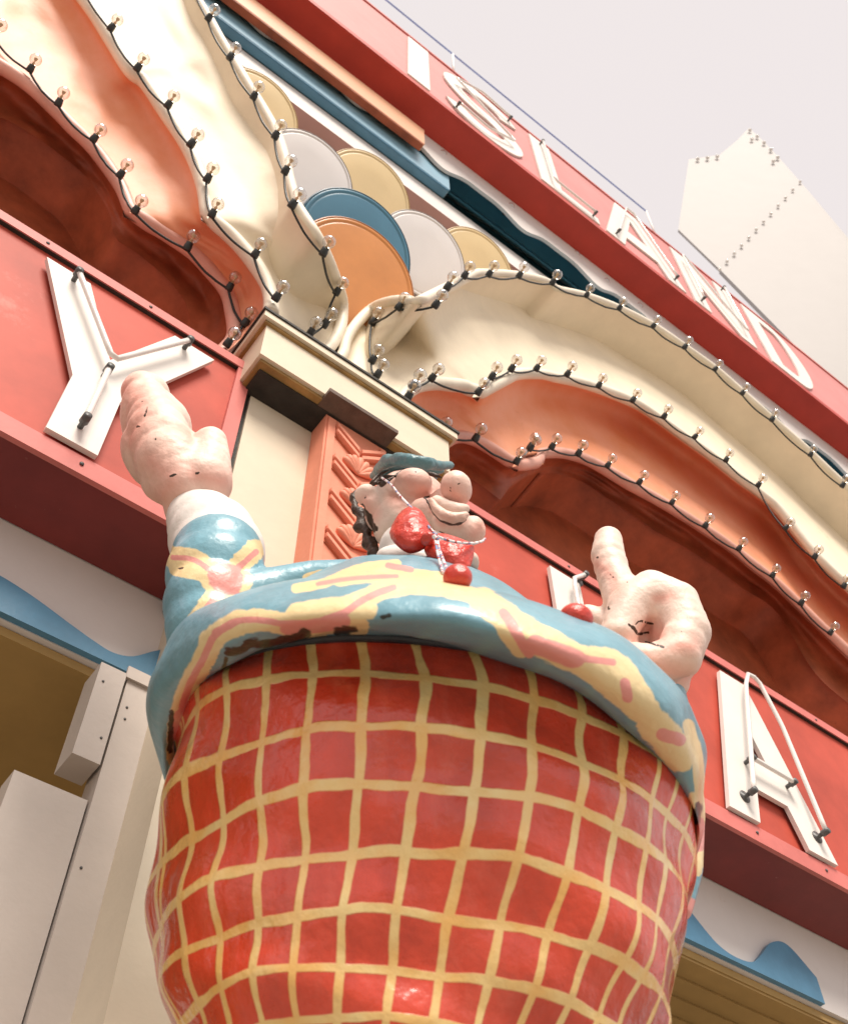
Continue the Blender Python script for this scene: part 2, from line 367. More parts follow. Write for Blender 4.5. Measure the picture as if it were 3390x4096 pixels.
def signboard(label, x0, x1, endcap_left, endcap_right, z0=5.49, z1=7.14, yf=3.0, yb=3.425):
    s = thing('letter_sign', label, 'sign', ((x0+x1)/2, yb, z0))
    box('panel', x0+.005, x1-.005, yf+.02, yb, z0+.004, z1-.004, M['sign_red'], s, 0)
    box('underside', x0+.003, x1-.003, yf+.006, yb-.002, z0-.012, z0+.003, M['soffit_red'], s, 0)  # darker red than the panel, painting in the underside's shade
    box('top_frame', x0, x1, yf-.012, yf+.019, z1-.075, z1+.004, M['sign_frame'], s, .004)
    box('bottom_frame', x0, x1, yf-.010, yf+.019, z0-.014, z0+.105, M['sign_frame'], s, .004)
    box('frame_gap', x0, x1, yf-.004, yf+.019, z1-.081, z1-.0765, M['black'], s, 0)
    for k in range(int((x1-x0)/.62)):
        xx = x1-.045-k*.62
        for zz in (z0+.05, z1-.035):
            V, Fc = lathe_geo([(.011, 0), (.010, .004), (0, .006)], 10, frame_m((xx, yf-.0125, zz), (0, -1, 0))); from_py('screw', V, Fc, M['metal'], s)
    for k in range(1, int((x1-x0)/2.4)): box('joint', x1-2.4*k, x1-2.4*k+.006, yf+.0175, yf+.021, z0+.106, z1-.09, M['soffit_red'], s, 0)
    if endcap_right: box('end_frame', x1-.085, x1, yf-.008, yf+.019, z0+.106, z1-.076, M['sign_frame'], s, .004)
    if endcap_left: box('end_frame', x0, x0+.085, yf-.008, yf+.019, z0+.106, z1-.076, M['sign_frame'], s, .004)
    return s
sL = signboard('red fascia sign with a white letter Y, behind the raised flat hand', -8, 1.10, False, True)
letter(Yl(.355, 5.62, 6.93), 2.965, 2.995, sL, 'letter')
neon([(.02, 6.86), (.36, 6.28), (.68, 6.86)], 2.90, sL); neon([(.36, 6.2), (.36, 5.74)], 2.90, sL)
sR = signboard('red fascia sign with white letters L and A, running behind the thumbs up hand', 2.42, 16, True, False)
letter(Ll(3.345, 5.62, 6.94), 2.965, 2.995, sR, 'letter'); letter(Al(5.045, 5.61, 6.94), 2.965, 2.995, sR, 'letter')
neon([(3.60, 6.97), (3.475, 6.84), (3.475, 5.74), (4.08, 5.74)], 2.90, sR)
neon([(4.74, 5.76), (5.06, 6.82), (5.14, 6.98), (5.24, 6.98), (5.34, 6.6), (5.40, 5.76)], 2.89, sR); neon([(4.86, 6.08), (5.25, 6.08)], 2.90, sR)
# upper sign
sU = thing('letter_sign', 'large pink roof sign with white letters ISLAND above the red eaves', 'sign', (4, 2.8, 14.6))
box('panel', -12, 19, 2.694, 3.00, 14.572, 16.58, M['upper_pink'], sU, 0)
box('bottom_frame', -12, 19, 2.672, 2.711, 14.45, 14.571, M['fascia_red'], sU, .004)
box('top_frame', -12, 19, 2.674, 3.00, 16.582, 16.63, M['sign_frame'], sU, .004)
for lp in (Il(1.968, 14.644, 16.444, .324), Sl(2.53, 14.61, 16.456, 1.24, .30), Ll(4.02, 14.644, 16.444, .36, .98), Al(5.83, 14.644, 16.444, .72, .205, .325), Nl(6.72, 14.644, 16.444, 1.2, .31), Dl(8.22, 14.644, 16.444, 1.1, .31)):
    letter(lp, 2.666, 2.690, sU, 'letter')
def n12(p): return [(x*1.2, 1.6+(z-1.6)*1.2) for x, z in p]
neon(n12([(2.24, 12.62), (2.62, 12.56), (3.0, 12.85), (2.62, 13.2), (2.24, 13.55), (2.62, 13.85), (3.02, 13.75)]), 2.60, sU)
neon(n12([(3.5, 13.85), (3.5, 12.58), (4.08, 12.58)]), 2.60, sU)
neon(n12([(4.42, 12.6), (4.80, 13.85), (4.93, 13.85), (5.30, 12.6)]), 2.60, sU)
neon(n12([(5.72, 12.6), (5.72, 13.8), (6.46, 12.6), (6.46, 13.85)]), 2.60, sU)
rod = thing('sign_rail', 'thin pale blue rail above the roof sign against the sky', 'rail', (4, 2.69, 16.9))
a, b = py(965, 145, 2.69), py(1322, 427, 2.69); zr = (a[2]+b[2])/2
tube('rail', [(-12, 2.69, zr), (b[0], 2.69, zr)], .013, nmat('rail_blue', (.30, .40, .72), .4), rod)
for x in (b[0]-.01, b[0]-3.8, b[0]-7.6): tube('post', [(x, 2.72, 16.63), (x, 2.69, zr)], .016, M['white'], rod)

# ================================================================== DISCS between the canopies
def disc(label, kind, c, r, tilt=45, cone=0., funnel=False):
    t = R_(tilt); nrm = (0, -math.cos(t), -math.sin(t))
    o = thing('ornamental_disc', label, 'disc', c, 'overlapping painted discs under the eaves')
    Mx = frame_m(c, nrm)
    V, Fc = lathe_geo([(r*.99, -.05), (r, -.04), (r, .0), (r*.985, .008), (r*.975, .008), (r*.974, -.03)], 72, Mx, False); from_py('rim', V, Fc, M[kind+'_rim'], o)
    V, Fc = lathe_geo([(r*.972, -.03), (r*.972, .004), (r*.945, .010), (r*.915, .009), (r*.90, .0), (r*.885, .006), (r*.86, .008), (r*.5, .008+cone*.55), (r*.03, .008+cone), (0, .008+cone)], 72, Mx)
    if funnel:      # sheet metal cone running down to a point low at the back
        ap = Vector((c[0]+.02, c[1]+.20, c[2]-.50)); a0 = 6*72; ring0 = [Vector(v) for v in V[a0:a0+72]]
        V = V[:a0+72]; Fc = [f for f in Fc if max(f) < a0+72]
        for t in (.2, .4, .6, .8, .94, 1.):
            b = len(V); V += [tuple(p.lerp(ap, t)) for p in ring0]
            Fc += [(b-72+k, b-72+(k+1) % 72, b+(k+1) % 72, b+k) for k in range(72)]
    from_py('face', V, Fc, M[kind], o)
disc('large yellow disc at the top, behind the left canopy and its bulbs', 'dyellow', (.55, 2.95, 10.99), .42, 27)
disc('white disc left of the blue disc, touching the left canopy', 'dwhite', (1.145, 2.945, 10.42), .43, 27)
disc('yellow disc between the two white discs', 'dyellow', (1.735, 2.94, 10.96), .442, 27)
disc('blue disc with dark rim directly behind the orange disc', 'dblue', (1.66, 2.93, 9.63), .506, 30)
disc('orange cone shaped disc, the lowest and foremost of them', 'dorange', (1.69, 2.93, 9.07), .515, 27, 0, True)
disc('white disc right of the blue disc', 'dwhite', (2.35, 2.945, 10.46), .445, 27)
disc('yellow disc rising behind the right canopy, rightmost of the discs', 'dyellow', (2.98, 2.955, 11.02), .457, 27)
box('mauve_wall', .1, 3.6, 3.5, 4.28, 9.7, 12.86, M['mauve'], bld, 0)

# ================================================================== SCALLOPED CANOPIES (stepped coves)
Y3, Y2, Y1 = 2.50, 2.85, 3.18
z1 = lambda p: ZZ(283, 283, p); z2 = lambda p: ZZ(1183, 283, p); z3 = lambda p: ZZ(2107, 283, p)
z4 = lambda p: ZZ(283, 1183, p); z5 = lambda p: ZZ(1183, 1183, p); z6 = lambda p: ZZ(2107, 1183, p); za = lambda p: ZZ(2107, 2083, p)
CV = {}
CV['L3'] = ([(310, -260), (345, -150), (385, -30), (435, 60)]+z1([(1150, 0), (1240, 150), (1310, 260), (1400, 420), (1440, 520), (1480, 670), (1510, 830), (1535, 955)]),
            z1([(1535, 955), (1640, 1080), (1725, 1215)])+z2([(215, 1330), (270, 1480), (305, 1590), (305, 1690)])+z5([(290, 230), (235, 330), (150, 420)]))
CV['L2'] = ([(40, -170), (110, -70), (190, 40)]+z1([(375, 0), (480, 90), (560, 200), (640, 320), (720, 440), (790, 560), (850, 680), (890, 810), (905, 930), (905, 1045)]),
            z1([(905, 1045), (1000, 1095), (1100, 1180), (1200, 1290), (1280, 1400), (1340, 1510), (1362, 1610), (1358, 1690)]))
CV['L1'] = ([(-130, 60), (-60, 110), (30, 165), (90, 215)]+z1([(0, 425), (100, 520), (200, 640), (290, 770), (340, 860), (360, 930), (362, 1015)]),
            z1([(362, 1015), (420, 1040), (560, 1110), (700, 1200), (850, 1310), (980, 1450), (1060, 1560), (1090, 1660)])+z4([(1110, 270), (1050, 360), (960, 450)]))
CV['L0'] = ([(-200, 180), (-100, 215), (0, 240), (80, 285)]+z1([(0, 640), (130, 760), (230, 920), (280, 1040), (290, 1115)]),
            z1([(290, 1115), (330, 1180), (450, 1260), (600, 1380), (720, 1500), (800, 1620), (830, 1750), (800, 1850), (740, 1950)]))
CV['L0x'] = None
CV['R3'] = (z5([(300, 480), (345, 405), (360, 330), (390, 265), (450, 185), (530, 110), (610, 70), (720, 50)])+z2([(880, 1625), (960, 1585)]),
            z2([(960, 1585), (1010, 1540), (1080, 1470), (1150, 1435), (1300, 1425), (1545, 1440), (1738, 1480)])+z6([(200, -30), (400, 15), (640, 105), (870, 225), (1090, 372), (1300, 525), (1490, 692), (1700, 875)])+[(1660, 935), (1750, 1020), (1850, 1110)])
CV['R2'] = (z5([(700, 830), (760, 740), (800, 690), (860, 655), (960, 640), (1080, 650), (1160, 660), (1220, 700), (1258, 742)]),
            z5([(1258, 742), (1290, 690), (1370, 630), (1450, 600), (1550, 572), (1650, 572), (1738, 578)])+z6([(150, 590), (330, 625), (540, 690), (750, 780), (900, 880), (1080, 1010), (1250, 1130), (1450, 1290), (1600, 1400), (1738, 1520)])+[(1670, 1150), (1760, 1235), (1850, 1320)])
CV['R1'] = (z5([(900, 1200), (980, 1120), (1050, 1050), (1090, 1022), (1150, 1010), (1250, 1040), (1400, 1130), (1530, 1230)]),
            z5([(1530, 1230), (1560, 1190), (1640, 1145), (1738, 1122)])+z6([(60, 1130), (220, 1120), (380, 1160), (520, 1230), (700, 1340), (900, 1450), (1080, 1560), (1250, 1670)])+za([(1400, 210), (1550, 330), (1738, 480)])+[(1670, 1285), (1760, 1370), (1850, 1450)])
CV['R0'] = (z5([(900, 1420), (960, 1340), (1050, 1250), (1120, 1230), (1180, 1250), (1300, 1330), (1420, 1420)]),
            z5([(1420, 1420), (1480, 1340), (1560, 1270), (1640, 1240), (1738, 1225)])+z6([(60, 1235), (220, 1240), (380, 1290), (520, 1380), (700, 1500), (900, 1640), (1080, 1738)])+za([(1300, 320), (1500, 470), (1738, 640)])+[(1670, 1380), (1760, 1460), (1850, 1540)])
NS = (46, 70)
def crv(k): return [resample(c, n) for c, n in zip(CV[k], NS if k[0] == 'R' else (70, 46))]
def off_curve(segs, d):
    P = np.vstack([segs[0], segs[1][1:]]); T = np.gradient(P, axis=0); T /= np.linalg.norm(T, axis=1)[:, None]
    Nn = np.stack([T[:, 1], -T[:, 0]], 1)           # to the left of travel in image = outward/up here
    return P+Nn*np.asarray(d).reshape(-1, 1) if hasattr(d, '__len__') else P+Nn*d
def smooth_noise(n, amp, k):
    a = rng.normal(0, 1, n+4*k); ker = np.hanning(2*k+1); ker /= ker.sum()
    b = np.convolve(a, ker, 'same')[2*k:2*k+n]; return amp*b/ (b.std()+1e-9)
def sst(x): x = max(0., min(1., x)); return x*x*(3-2*x)
def Yk(k, u, v):
    if k == 3: return Y3+.52*sst((v-470)/190)*sst((860-u)/110)*sst((u-520)/70)
    return Y2 if k == 2 else (Y1 if k == 1 else Y1+.30)
def cove(name, segU, segL, yu, yl, depth, mat, parent, pw=.55, nt=26):
    """a concave shell from under the upper lip to the top of the lower lip, one patch per lobe"""
    dps = depth if isinstance(depth, tuple) else (depth, depth); G = []
    for si, (U, Lw) in enumerate(zip(segU, segL)):
        n = len(U); s = np.arange(n)/(n-1); e = (1-s) if si == 0 else s          # distance from the cusp
        dc = (dps[0]+dps[1])/2*.75; w = np.clip(e*3, 0, 1); w = w*w*(3-2*w)
        dm = dc+(dps[si]-dc)*w
        jit = smooth_noise(n, .006, 6); jit2 = smooth_noise(n, .003, 5)
        for i in range(1 if si else 0, n):
            col = []
            for k in range(nt+1):
                t = k/nt; u, v = U[i]*(1-t)+Lw[i]*t
                ya = Yk(yu, *U[i])+.02; yb = Yk(yl, *Lw[i])-.02
                y = ya+(yb-ya)*t+dm[i]*math.sin(math.pi*t**pw) + (jit[i]*math.sin(t*9)+jit2[i]*math.sin(t*17))*math.sin(math.pi*t)
                col.append(py(u, v, y))
            G.append(col)
    G = np.array(G); n0 = len(segU[0])-1; m = len(G)
    tt = np.linspace(0, 1, nt+1); wt = np.clip(np.minimum(tt, 1-tt)*6, 0, 1)         # soften the fold between the lobes
    ws = np.clip(1-np.abs(np.arange(m)-n0)/14., 0, 1); Wg = (ws[:, None]*wt[None, :])[..., None]
    for _ in range(40):
        A = G.copy(); A[1:-1] = (G[:-2]+2*G[1:-1]+G[2:])/4; G = G*(1-Wg)+A*Wg
    Fc = [(i*(nt+1)+k, i*(nt+1)+k+1, (i+1)*(nt+1)+k+1, (i+1)*(nt+1)+k) for i in range(m-1) for k in range(nt)]
    return from_py(name, G.reshape(-1, 3), Fc, mat, parent)
def lip(name, segs, y, off, rad, mat, parent):
    P = off_curve(segs, off); n0 = len(segs[0])-1; w = 5
    P = np.vstack([P[:n0-w], (P[n0-w]*.25+P[n0]*.5+P[n0+w]*.25)[None], P[n0+w+1:]]); P = resample(P, len(P), False)
    r = rad*(1+smooth_noise(len(P), .04, 6))
    pts = [py(u, v, Yk(y, u, v)) for u, v in P]
    return tube(name, pts, r, mat, parent, 14)
def canopy(side, label, sign):
    c = thing('scalloped_canopy', label, 'canopy', (0 if side == 'L' else 4, 3.4, 7.2), 'scalloped canopies either side of the pillar capital')
    E3, E2, E1, E0 = [crv(side+k) for k in '3210']
    up = 9*sign
    def lift(segs, d): 
        Q = off_curve(segs, d); n0 = len(segs[0]); return [Q[:n0], Q[n0-1:]]
    cove('cream_shell', E3, lift(E2, up*1.6), 3, 2, (.05, .05) if side == 'L' else (.06, .25), M['cream'], c)
    cove('salmon_shell', E2, lift(E1, up*1.6), 2, 1, (.10, .08) if side == 'L' else (.10, .22), M['pink'], c)
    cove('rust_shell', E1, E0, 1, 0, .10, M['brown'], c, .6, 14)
    lip('cream_rim', E3, 3, up*.55, .040, M['cream_lip'], c)
    lip('cream_rim', E2, 2, up*1.0, .050, M['cream_lip'], c)
    lip('salmon_rim', E1, 1, up*1.0, .050, M['pink_lip'], c)
    # back of the innermost vault
    P0 = np.vstack([E0[0], E0[1][1:]]); rim = [py(u, v, Y1+.30) for u, v in P0]
    V = list(rim); n = len(rim); 
    for r in rim: V.append(np.array([r[0], r[1]+.55, r[2]-.10]))
    Fc = [(i, i+1, n+i+1, n+i) for i in range(n-1)]
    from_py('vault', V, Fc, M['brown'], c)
    # top skirt that carries the outer rim back to the wall
    P3 = np.vstack([E3[0], E3[1][1:]]); rim = [py(u, v, Yk(3, u, v)-.01) for u, v in P3]; n = len(rim)
    V = list(rim)+[np.array([r[0], r[1]+.9, r[2]]) for r in rim]
    from_py('top_skirt', V, [(i, i+1, n+i+1, n+i) for i in range(n-1)], M['cream'], c)
    return c
cL = canopy('L', 'scalloped salmon and cream canopy shell left of the pillar, above the letter Y', 1)
cR = canopy('R', 'scalloped salmon and cream canopy shell right of the pillar, above the thumbs up hand', 1)
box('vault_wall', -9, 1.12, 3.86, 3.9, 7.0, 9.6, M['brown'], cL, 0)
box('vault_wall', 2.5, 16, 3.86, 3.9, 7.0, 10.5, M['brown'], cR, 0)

# ================================================================== STRINGS OF BULBS
def mesh_of(V, Fc, mat):
    me = bpy.data.meshes.new('m'); me.from_pydata([tuple(v) for v in V], [], Fc); me.update(); me.materials.append(mat)
    me.polygons.foreach_set('use_smooth', [True]*len(me.polygons)); return me
gl = [(.0, .052)]
prof = [(.019, .045), (.021, .055)]+[(.047*math.sin(a), .100-.047*math.cos(a)) for a in np.linspace(.5, math.pi-.02, 14)]+[(0, .147)]
ME_B = mesh_of(*lathe_geo(prof, 20), M['glass'])
ME_S = mesh_of(*lathe_geo([(.012, -.012), (.026, -.010), (.029, .0), (.028, .030), (.025, .034), (.025, .052), (.018, .054)], 14), M['socket'])
ME_F = mesh_of(*lathe_geo([(.012, .05), (.010, .075), (.004, .082), (.014, .10), (.016, .112), (.004, .118), (0, .12)], 8), M['fil'])
def bulb(parent, p, dirn, s=1.):
    Mx = frame_m(p, dirn) @ Matrix.Rotation(random.random()*6, 4, 'Z') @ Matrix.Scale(s, 4)
    o = bpy.data.objects.new('bulb', ME_B); COL.objects.link(o); o.parent = parent; o.matrix_parent_inverse = parent.matrix_world.inverted(); o.matrix_world = Mx
    for nme, me in (('socket', ME_S), ('filament', ME_F)):
        q = bpy.data.objects.new(nme, me); COL.objects.link(q); q.parent = o
    return o
def string(label, y, px, noc=(), s=1.):
    t = thing('light_string', label, 'string lights', tuple(py(*px[0], 3.)), 'strings of clear bulbs along the canopy rims')
    pts = []
    P = [py(u, v, Yk(y, u, v)-(.06 if y == 3 else .075)) for u, v in px]
    for i, p in enumerate(P):
        d = Vector((random.uniform(-.1, .1)+.02, -1.0+random.uniform(-.1, .1), .55+random.uniform(-.15, .15)))
        bulb(t, p, d, s*random.uniform(.88, .98))
        if i < len(P)-1:
            q = P[i+1]; L_ = np.linalg.norm(q-p)
            for k in np.linspace(0, 1, 8, endpoint=False):
                r = p*(1-k)+q*k; r = r+np.array([0, .02*math.sin(math.pi*k), -.025*L_*math.sin(math.pi*k)*random.uniform(.3, 1.4)]); pts.append(r)
    pts.append(P[-1])
    tube('cable', resample(pts, len(pts)*2, False), .0085, M['cable'], t, 6)
string('string of bulbs on the inner salmon rim of the left canopy', 1, [(-15, 75), (60, 145), (118, 215)]+z1([(150, 485), (335, 735), (440, 985), (805, 1240), (1095, 1518)])+z4([(1200, 205), (1080, 345)]))
string('string of bulbs on the middle cream rim of the left canopy', 2, [(160, -45), (225, 60)]+z1([(455, -8), (668, 250), (827, 520), (942, 765), (975, 1010), (1272, 1290), (1418, 1590)]))
string('string of bulbs on the outermost cream edge of the left canopy', 3, [(390, -60), (425, 40), (470, 120)]+z1([(1265, 190), (1415, 465), (1483, 710), (1530, 945)])+z2([(185, 1278), (275, 1550)])+z5([(190, 210), (95, 270)]))
string('string of bulbs on the outermost cream edge of the right canopy', 3, z5([(560, 560), (523, 460), (525, 195), (705, 90), (962, 75)])+z2([(1045, 1515), (1165, 1435), (1335, 1425), (1545, 1435)])+z3([(170, 1482), (408, 1570), (635, 1660)])+z6([(870, 220), (1090, 365), (1300, 518), (1490, 685), (1697, 868)])+[(1660, 935), (1725, 998)])
string('string of bulbs on the middle cream rim of the right canopy', 2, z5([(770, 720), (805, 640), (935, 585), (1258, 680), (1355, 575), (1490, 520), (1665, 515)])+z6([(272, 555), (492, 635), (728, 735), (945, 850), (1157, 990), (1378, 1150), (1600, 1325)])+[(1608, 1085), (1668, 1145), (1728, 1205)])
string('string of bulbs on the inner salmon rim of the right canopy', 1, z5([(1000, 960), (1240, 1005), (1525, 1165), (1620, 1070)])+z6([(15, 1065), (165, 1062), (350, 1108), (553, 1190), (772, 1308), (1000, 1448), (1232, 1610)])+za([(1465, 205), (1700, 390)])+[(1640, 1240), (1700, 1300)])
# lone lamps in the petrol blue cove
for i, (u, v, w) in enumerate([(895, 330, 'beside the end of the blue bar'), (1033, 437, 'left of the middle of the valance'), (1167, 533, 'above the top of the right canopy'), (1228, 590, 'left one of the close pair'), (1296, 640, 'right one of the close pair')]):
    p = py(u, v, 3.2); t = thing('cove_lamp', 'bare round lamp in the petrol blue cove, '+w, 'lamp', tuple(p), 'lamps in the cove'); bulb(t, p, (0, -1, -.25), 1.15)

# ================================================================== PILLAR
pil = thing('pillar', 'cream pillar with moulded capital and an orange carved console, behind the statue head', 'pillar', (1.75, 3.2, 0))
box('shaft', 1.135, 2.41, 3.015, 3.43, 0.0, 6.90, M['pillar'], pil, .004)
box('seam', 1.105, 1.133, 3.03, 3.42, 5.4, 7.1, M['black'], pil, 0)
cx0, cx1, cy = .985, 2.435, 2.725
cap = thing('x', 'x', 'x'); bpy.data.objects.remove(cap)
box('capital_block', cx0+.055, cx1-.055, cy+.05, 3.44, 6.93, 7.27, M['pillar'], pil, .004)
box('fillet', cx0+.035, cx1-.035, cy+.032, 3.43, 7.268, 7.292, M['ochre'], pil, .003)
box('abacus', cx0+.012, cx1-.012, cy+.01, 3.44, 7.293, 7.352, M['pillar'], pil, .004)
box('lead_flashing', cx0, cx1, cy, 3.45, 7.353, 7.375, M['black'], pil, .003)
box('necking', cx0+.075, cx1-.075, cy+.075, 3.43, 6.902, 6.929, M['ochre'], pil, .004)
box('necking', cx0+.10, cx1-.10, cy+.12, 3.42, 6.887, 6.901, M['black'], pil, .004)
# console: board on top, panel with chevrons and fans
kx0, kx1 = 1.545, 1.965
con = thing('wall_console', 'orange carved console with chevrons and shell fans, hanging under the capital', 'ornament', (1.72, 2.95, 4.6))
box('cap_board', 1.474, 1.955, 2.722, 2.90, 6.893, 6.927, M['umber'], con, .004)
box('back_panel', kx0, kx1, 2.86, 3.012, 4.2, 6.89, M['console'], con, .006)
box('edge_strip', kx0+.012, kx0+.06, 2.845, 2.858, 4.2, 6.86, M['console'], con, .004)
box('edge_strip', kx1-.045, kx1-.012, 2.845, 2.858, 4.2, 6.86, M['console'], con, .004)
uc = (kx0+kx1)/2+.02
def chev(zc):
    for sx in (-1, 1):
        W = .172 if sx > 0 else .165
        for j in range(2):
            zz = zc-j*.062
            lp = [(uc+sx*.010, zz-.118), (uc+sx*W, zz+.012), (uc+sx*W, zz+.046), (uc+sx*.010, zz-.080)]
            bmobj('chevron_bar', prism_bm([lp], 2.826, 2.859), M['console'], con, False, .003)
        lp = [(uc+sx*.004, zc-.19), (uc+sx*(W+.008), zc-.06), (uc+sx*(W+.008), zc+.062), (uc+sx*.004, zc-.07)]
        bmobj('chevron_bed', prism_bm([lp], 2.853, 2.8598), M['groove'], con, False)  # deeper orange bed paints the groove shade between the raised bars
    for k in range(7):                                    # shell fan below the chevron
        a = R_(-63+21*k); L_ = .112+.025*math.cos(a); b0 = Vector((uc, 2.848, zc-.315)); dd = Vector((math.sin(a), -.14, math.cos(a)))
        pts = [b0+dd*(L_*t) for t in (0, .2, .45, .7, .9, 1)]
        tube('fan_rib', [tuple(p) for p in pts], [.006, .011, .019, .024, .020, .005], M['console'], con, 8)
for k in range(8): chev(6.78-.32*k)

# ================================================================== DISTANT WHITE TOWER
tw = thing('gable_tower', 'pale white gabled tower with bulb edges, far right against the sky', 'tower', tuple(pv(1700, 900, 15)*np.array([1, 1, 0])))
def vh_panel(name, px, d0, th, mat):
    P = [pv(u, v, d0) for u, v in px]; n = len(P); V = P+[p+VHN*th for p in P]
    Fc = [tuple(range(n)), tuple(range(2*n-1, n-1, -1))]+[(i, n+i, n+(i+1) % n, (i+1) % n) for i in range(n)]
    return from_py(name, V, Fc, mat, tw, False)
tw_m = nmat('tower_white', (.36, .34, .335), .6, .3, .02, 1, 0)
vh_panel('gable_panel', [(1535, 262), (1562, 286), (1592, 318), (1660, 395), (1740, 490), (1830, 640), (1830, 900), (1700, 760), (1475, 552), (1390, 470), (1412, 326), (1442, 322), (1475, 317), (1510, 288)], 15, .1, tw_m)
vh_panel('front_gable', [(1640, 372), (1475, 552), (1700, 780), (1850, 930), (1850, 640)], 14.8, .15, tw_m)
for k in range(12):
    a = pv(1640-165*k/11, 372+180*k/11, 14.72); V, Fc = lathe_geo([(0, -.06)]+[(.06*math.sin(t), -.06*math.cos(t)) for t in np.linspace(.3, 2.9, 7)]+[(0, .06)], 10, Matrix.Translation(Vector(a))); from_py('edge_bulb', V, Fc, M['neon'], tw)
for u, v in ((1537, 266), (1552, 279), (1566, 292), (1580, 306), (1594, 322), (1470, 320), (1450, 323), (1430, 325), (1541, 285), (1585, 330)):
    a = pv(u, v, 14.9); V, Fc = lathe_geo([(0, -.08)]+[(.08*math.sin(t), -.08*math.cos(t)) for t in np.linspace(.3, 2.9, 7)]+[(0, .08)], 10, Matrix.Translation(Vector(a))); from_py('edge_bulb', V, Fc, M['neon'], tw)
bp = pv(1900, 1000, 15); box('shaft', bp[0]-1.2, bp[0]+1.6, bp[1]-.6, bp[1]+.8, 0, bp[2], tw_m, tw)

# ================================================================== STATUE
DA = 2.2
st = thing('jolly_statue', 'huge painted fat man statue with raised hands, checked red trousers and blue jacket', 'statue', tuple(VHN*DA))
def ring(L, Cc, Rr, b=1., da=DA):
    l, r = pv(*L, da), pv(*Rr, da); c = (l+r)/2; Rv = (r-l)/2; rad = np.linalg.norm(Rv)
    f = pv(*Cc, da-rad*b); return c, Rv, f-c
def interp_rings(rings, sub):
    A = np.array([np.r_[r[0], r[1], r[2]] for r in rings]); Q = np.vstack([2*A[0]-A[1], A, 2*A[-1]-A[-2]]); out = []; lv = []
    for i in range(1, len(Q)-2):
        for t in np.linspace(0, 1, sub, endpoint=False):
            a, b, c, d = Q[i-1], Q[i], Q[i+1], Q[i+2]
            out.append(.5*((2*b)+(-a+c)*t+(2*a-5*b+4*c-d)*t*t+(-a+3*b-3*c+d)*t**3)); lv.append(i-1+t)
    out.append(A[-1]); lv.append(len(A)-1); return np.array(out), np.array(lv)
def ring_surface(rings, sub, nth, disp=None):
    A, lv = interp_rings(rings, sub); th = np.linspace(0, 2*math.pi, nth, endpoint=False)
    P = A[:, None, 0:3]+np.cos(th)[None, :, None]*A[:, None, 3:6]+np.sin(th)[None, :, None]*A[:, None, 6:9]
    if disp is not None:
        Nr = P-A[:, None, 0:3]; Nr /= np.linalg.norm(Nr, axis=2)[..., None]
        P = P+Nr*disp(lv[:, None], th[None, :])[..., None]
    m = len(A); Fc = [(i*nth+k, i*nth+(k+1) % nth, (i+1)*nth+(k+1) % nth, (i+1)*nth+k) for i in range(m-1) for k in range(nth)]
    return P.reshape(-1, 3), Fc, lv, th
# trousers -----------------------------------------------------------------
RG = [ring((372, 1560), (850, 1302), (1405, 1690)), ring((362, 1590), (870, 1388), (1410, 1715)), ring((328, 1725), (865, 1497), (1411, 1800)),
      ring((320, 1868), (858, 1612), (1403, 1905)), ring((326, 1985), (838, 1745), (1388, 2020)), ring((345, 2080), (820, 1868), (1365, 2120)),
      ring((368, 2170), (805, 1985), (1335, 2215)), ring((395, 2250), (790, 2095), (1300, 2300)), ring((425, 2330), (780, 2205), (1265, 2390))]
def bdisp(lv, th):
    return .008*np.sin(3*th+lv*1.3)+.006*np.sin(7*th-lv*2.1)+.006*np.sin(5*th+lv*3.7)+0*lv
P, Fc, lv, th = ring_surface(RG, 14, 280, bdisp)
# stripe positions around the belly, measured on the second ring
c2, R2, F2 = RG[2]; xs2 = [334, 381, 449, 537, 629, 738, 865, 985, 1095, 1198, 1281, 1346, 1381]
tt = np.linspace(math.pi, 0, 2000); pu = proj(c2+np.cos(tt)[:, None]*R2+np.sin(tt)[:, None]*F2)[:, 0]
thl = [float(tt[np.argmin(abs(pu-x))]) for x in xs2]           # descending angles
step = (thl[2]-thl[-3])/(len(thl)-5)
ang = list(thl)
while ang[-1] > thl[0]-2*math.pi+step*.8: ang.append(ang[-1]-step)
ang_a = np.array(ang[::-1]); ids = np.arange(len(ang))[::-1].astype(float)
def ucoord(t):
    t = np.asarray(t, float); t = np.where(t > ang_a[-1], t-2*math.pi, t); return np.interp(t, ang_a, ids)
me = bpy.data.meshes.new('trousers'); me.from_pydata([tuple(p) for p in P], [], Fc); me.update()
uv = me.uv_layers.new(name='UVMap'); nth = len(th); U1 = ucoord(th)
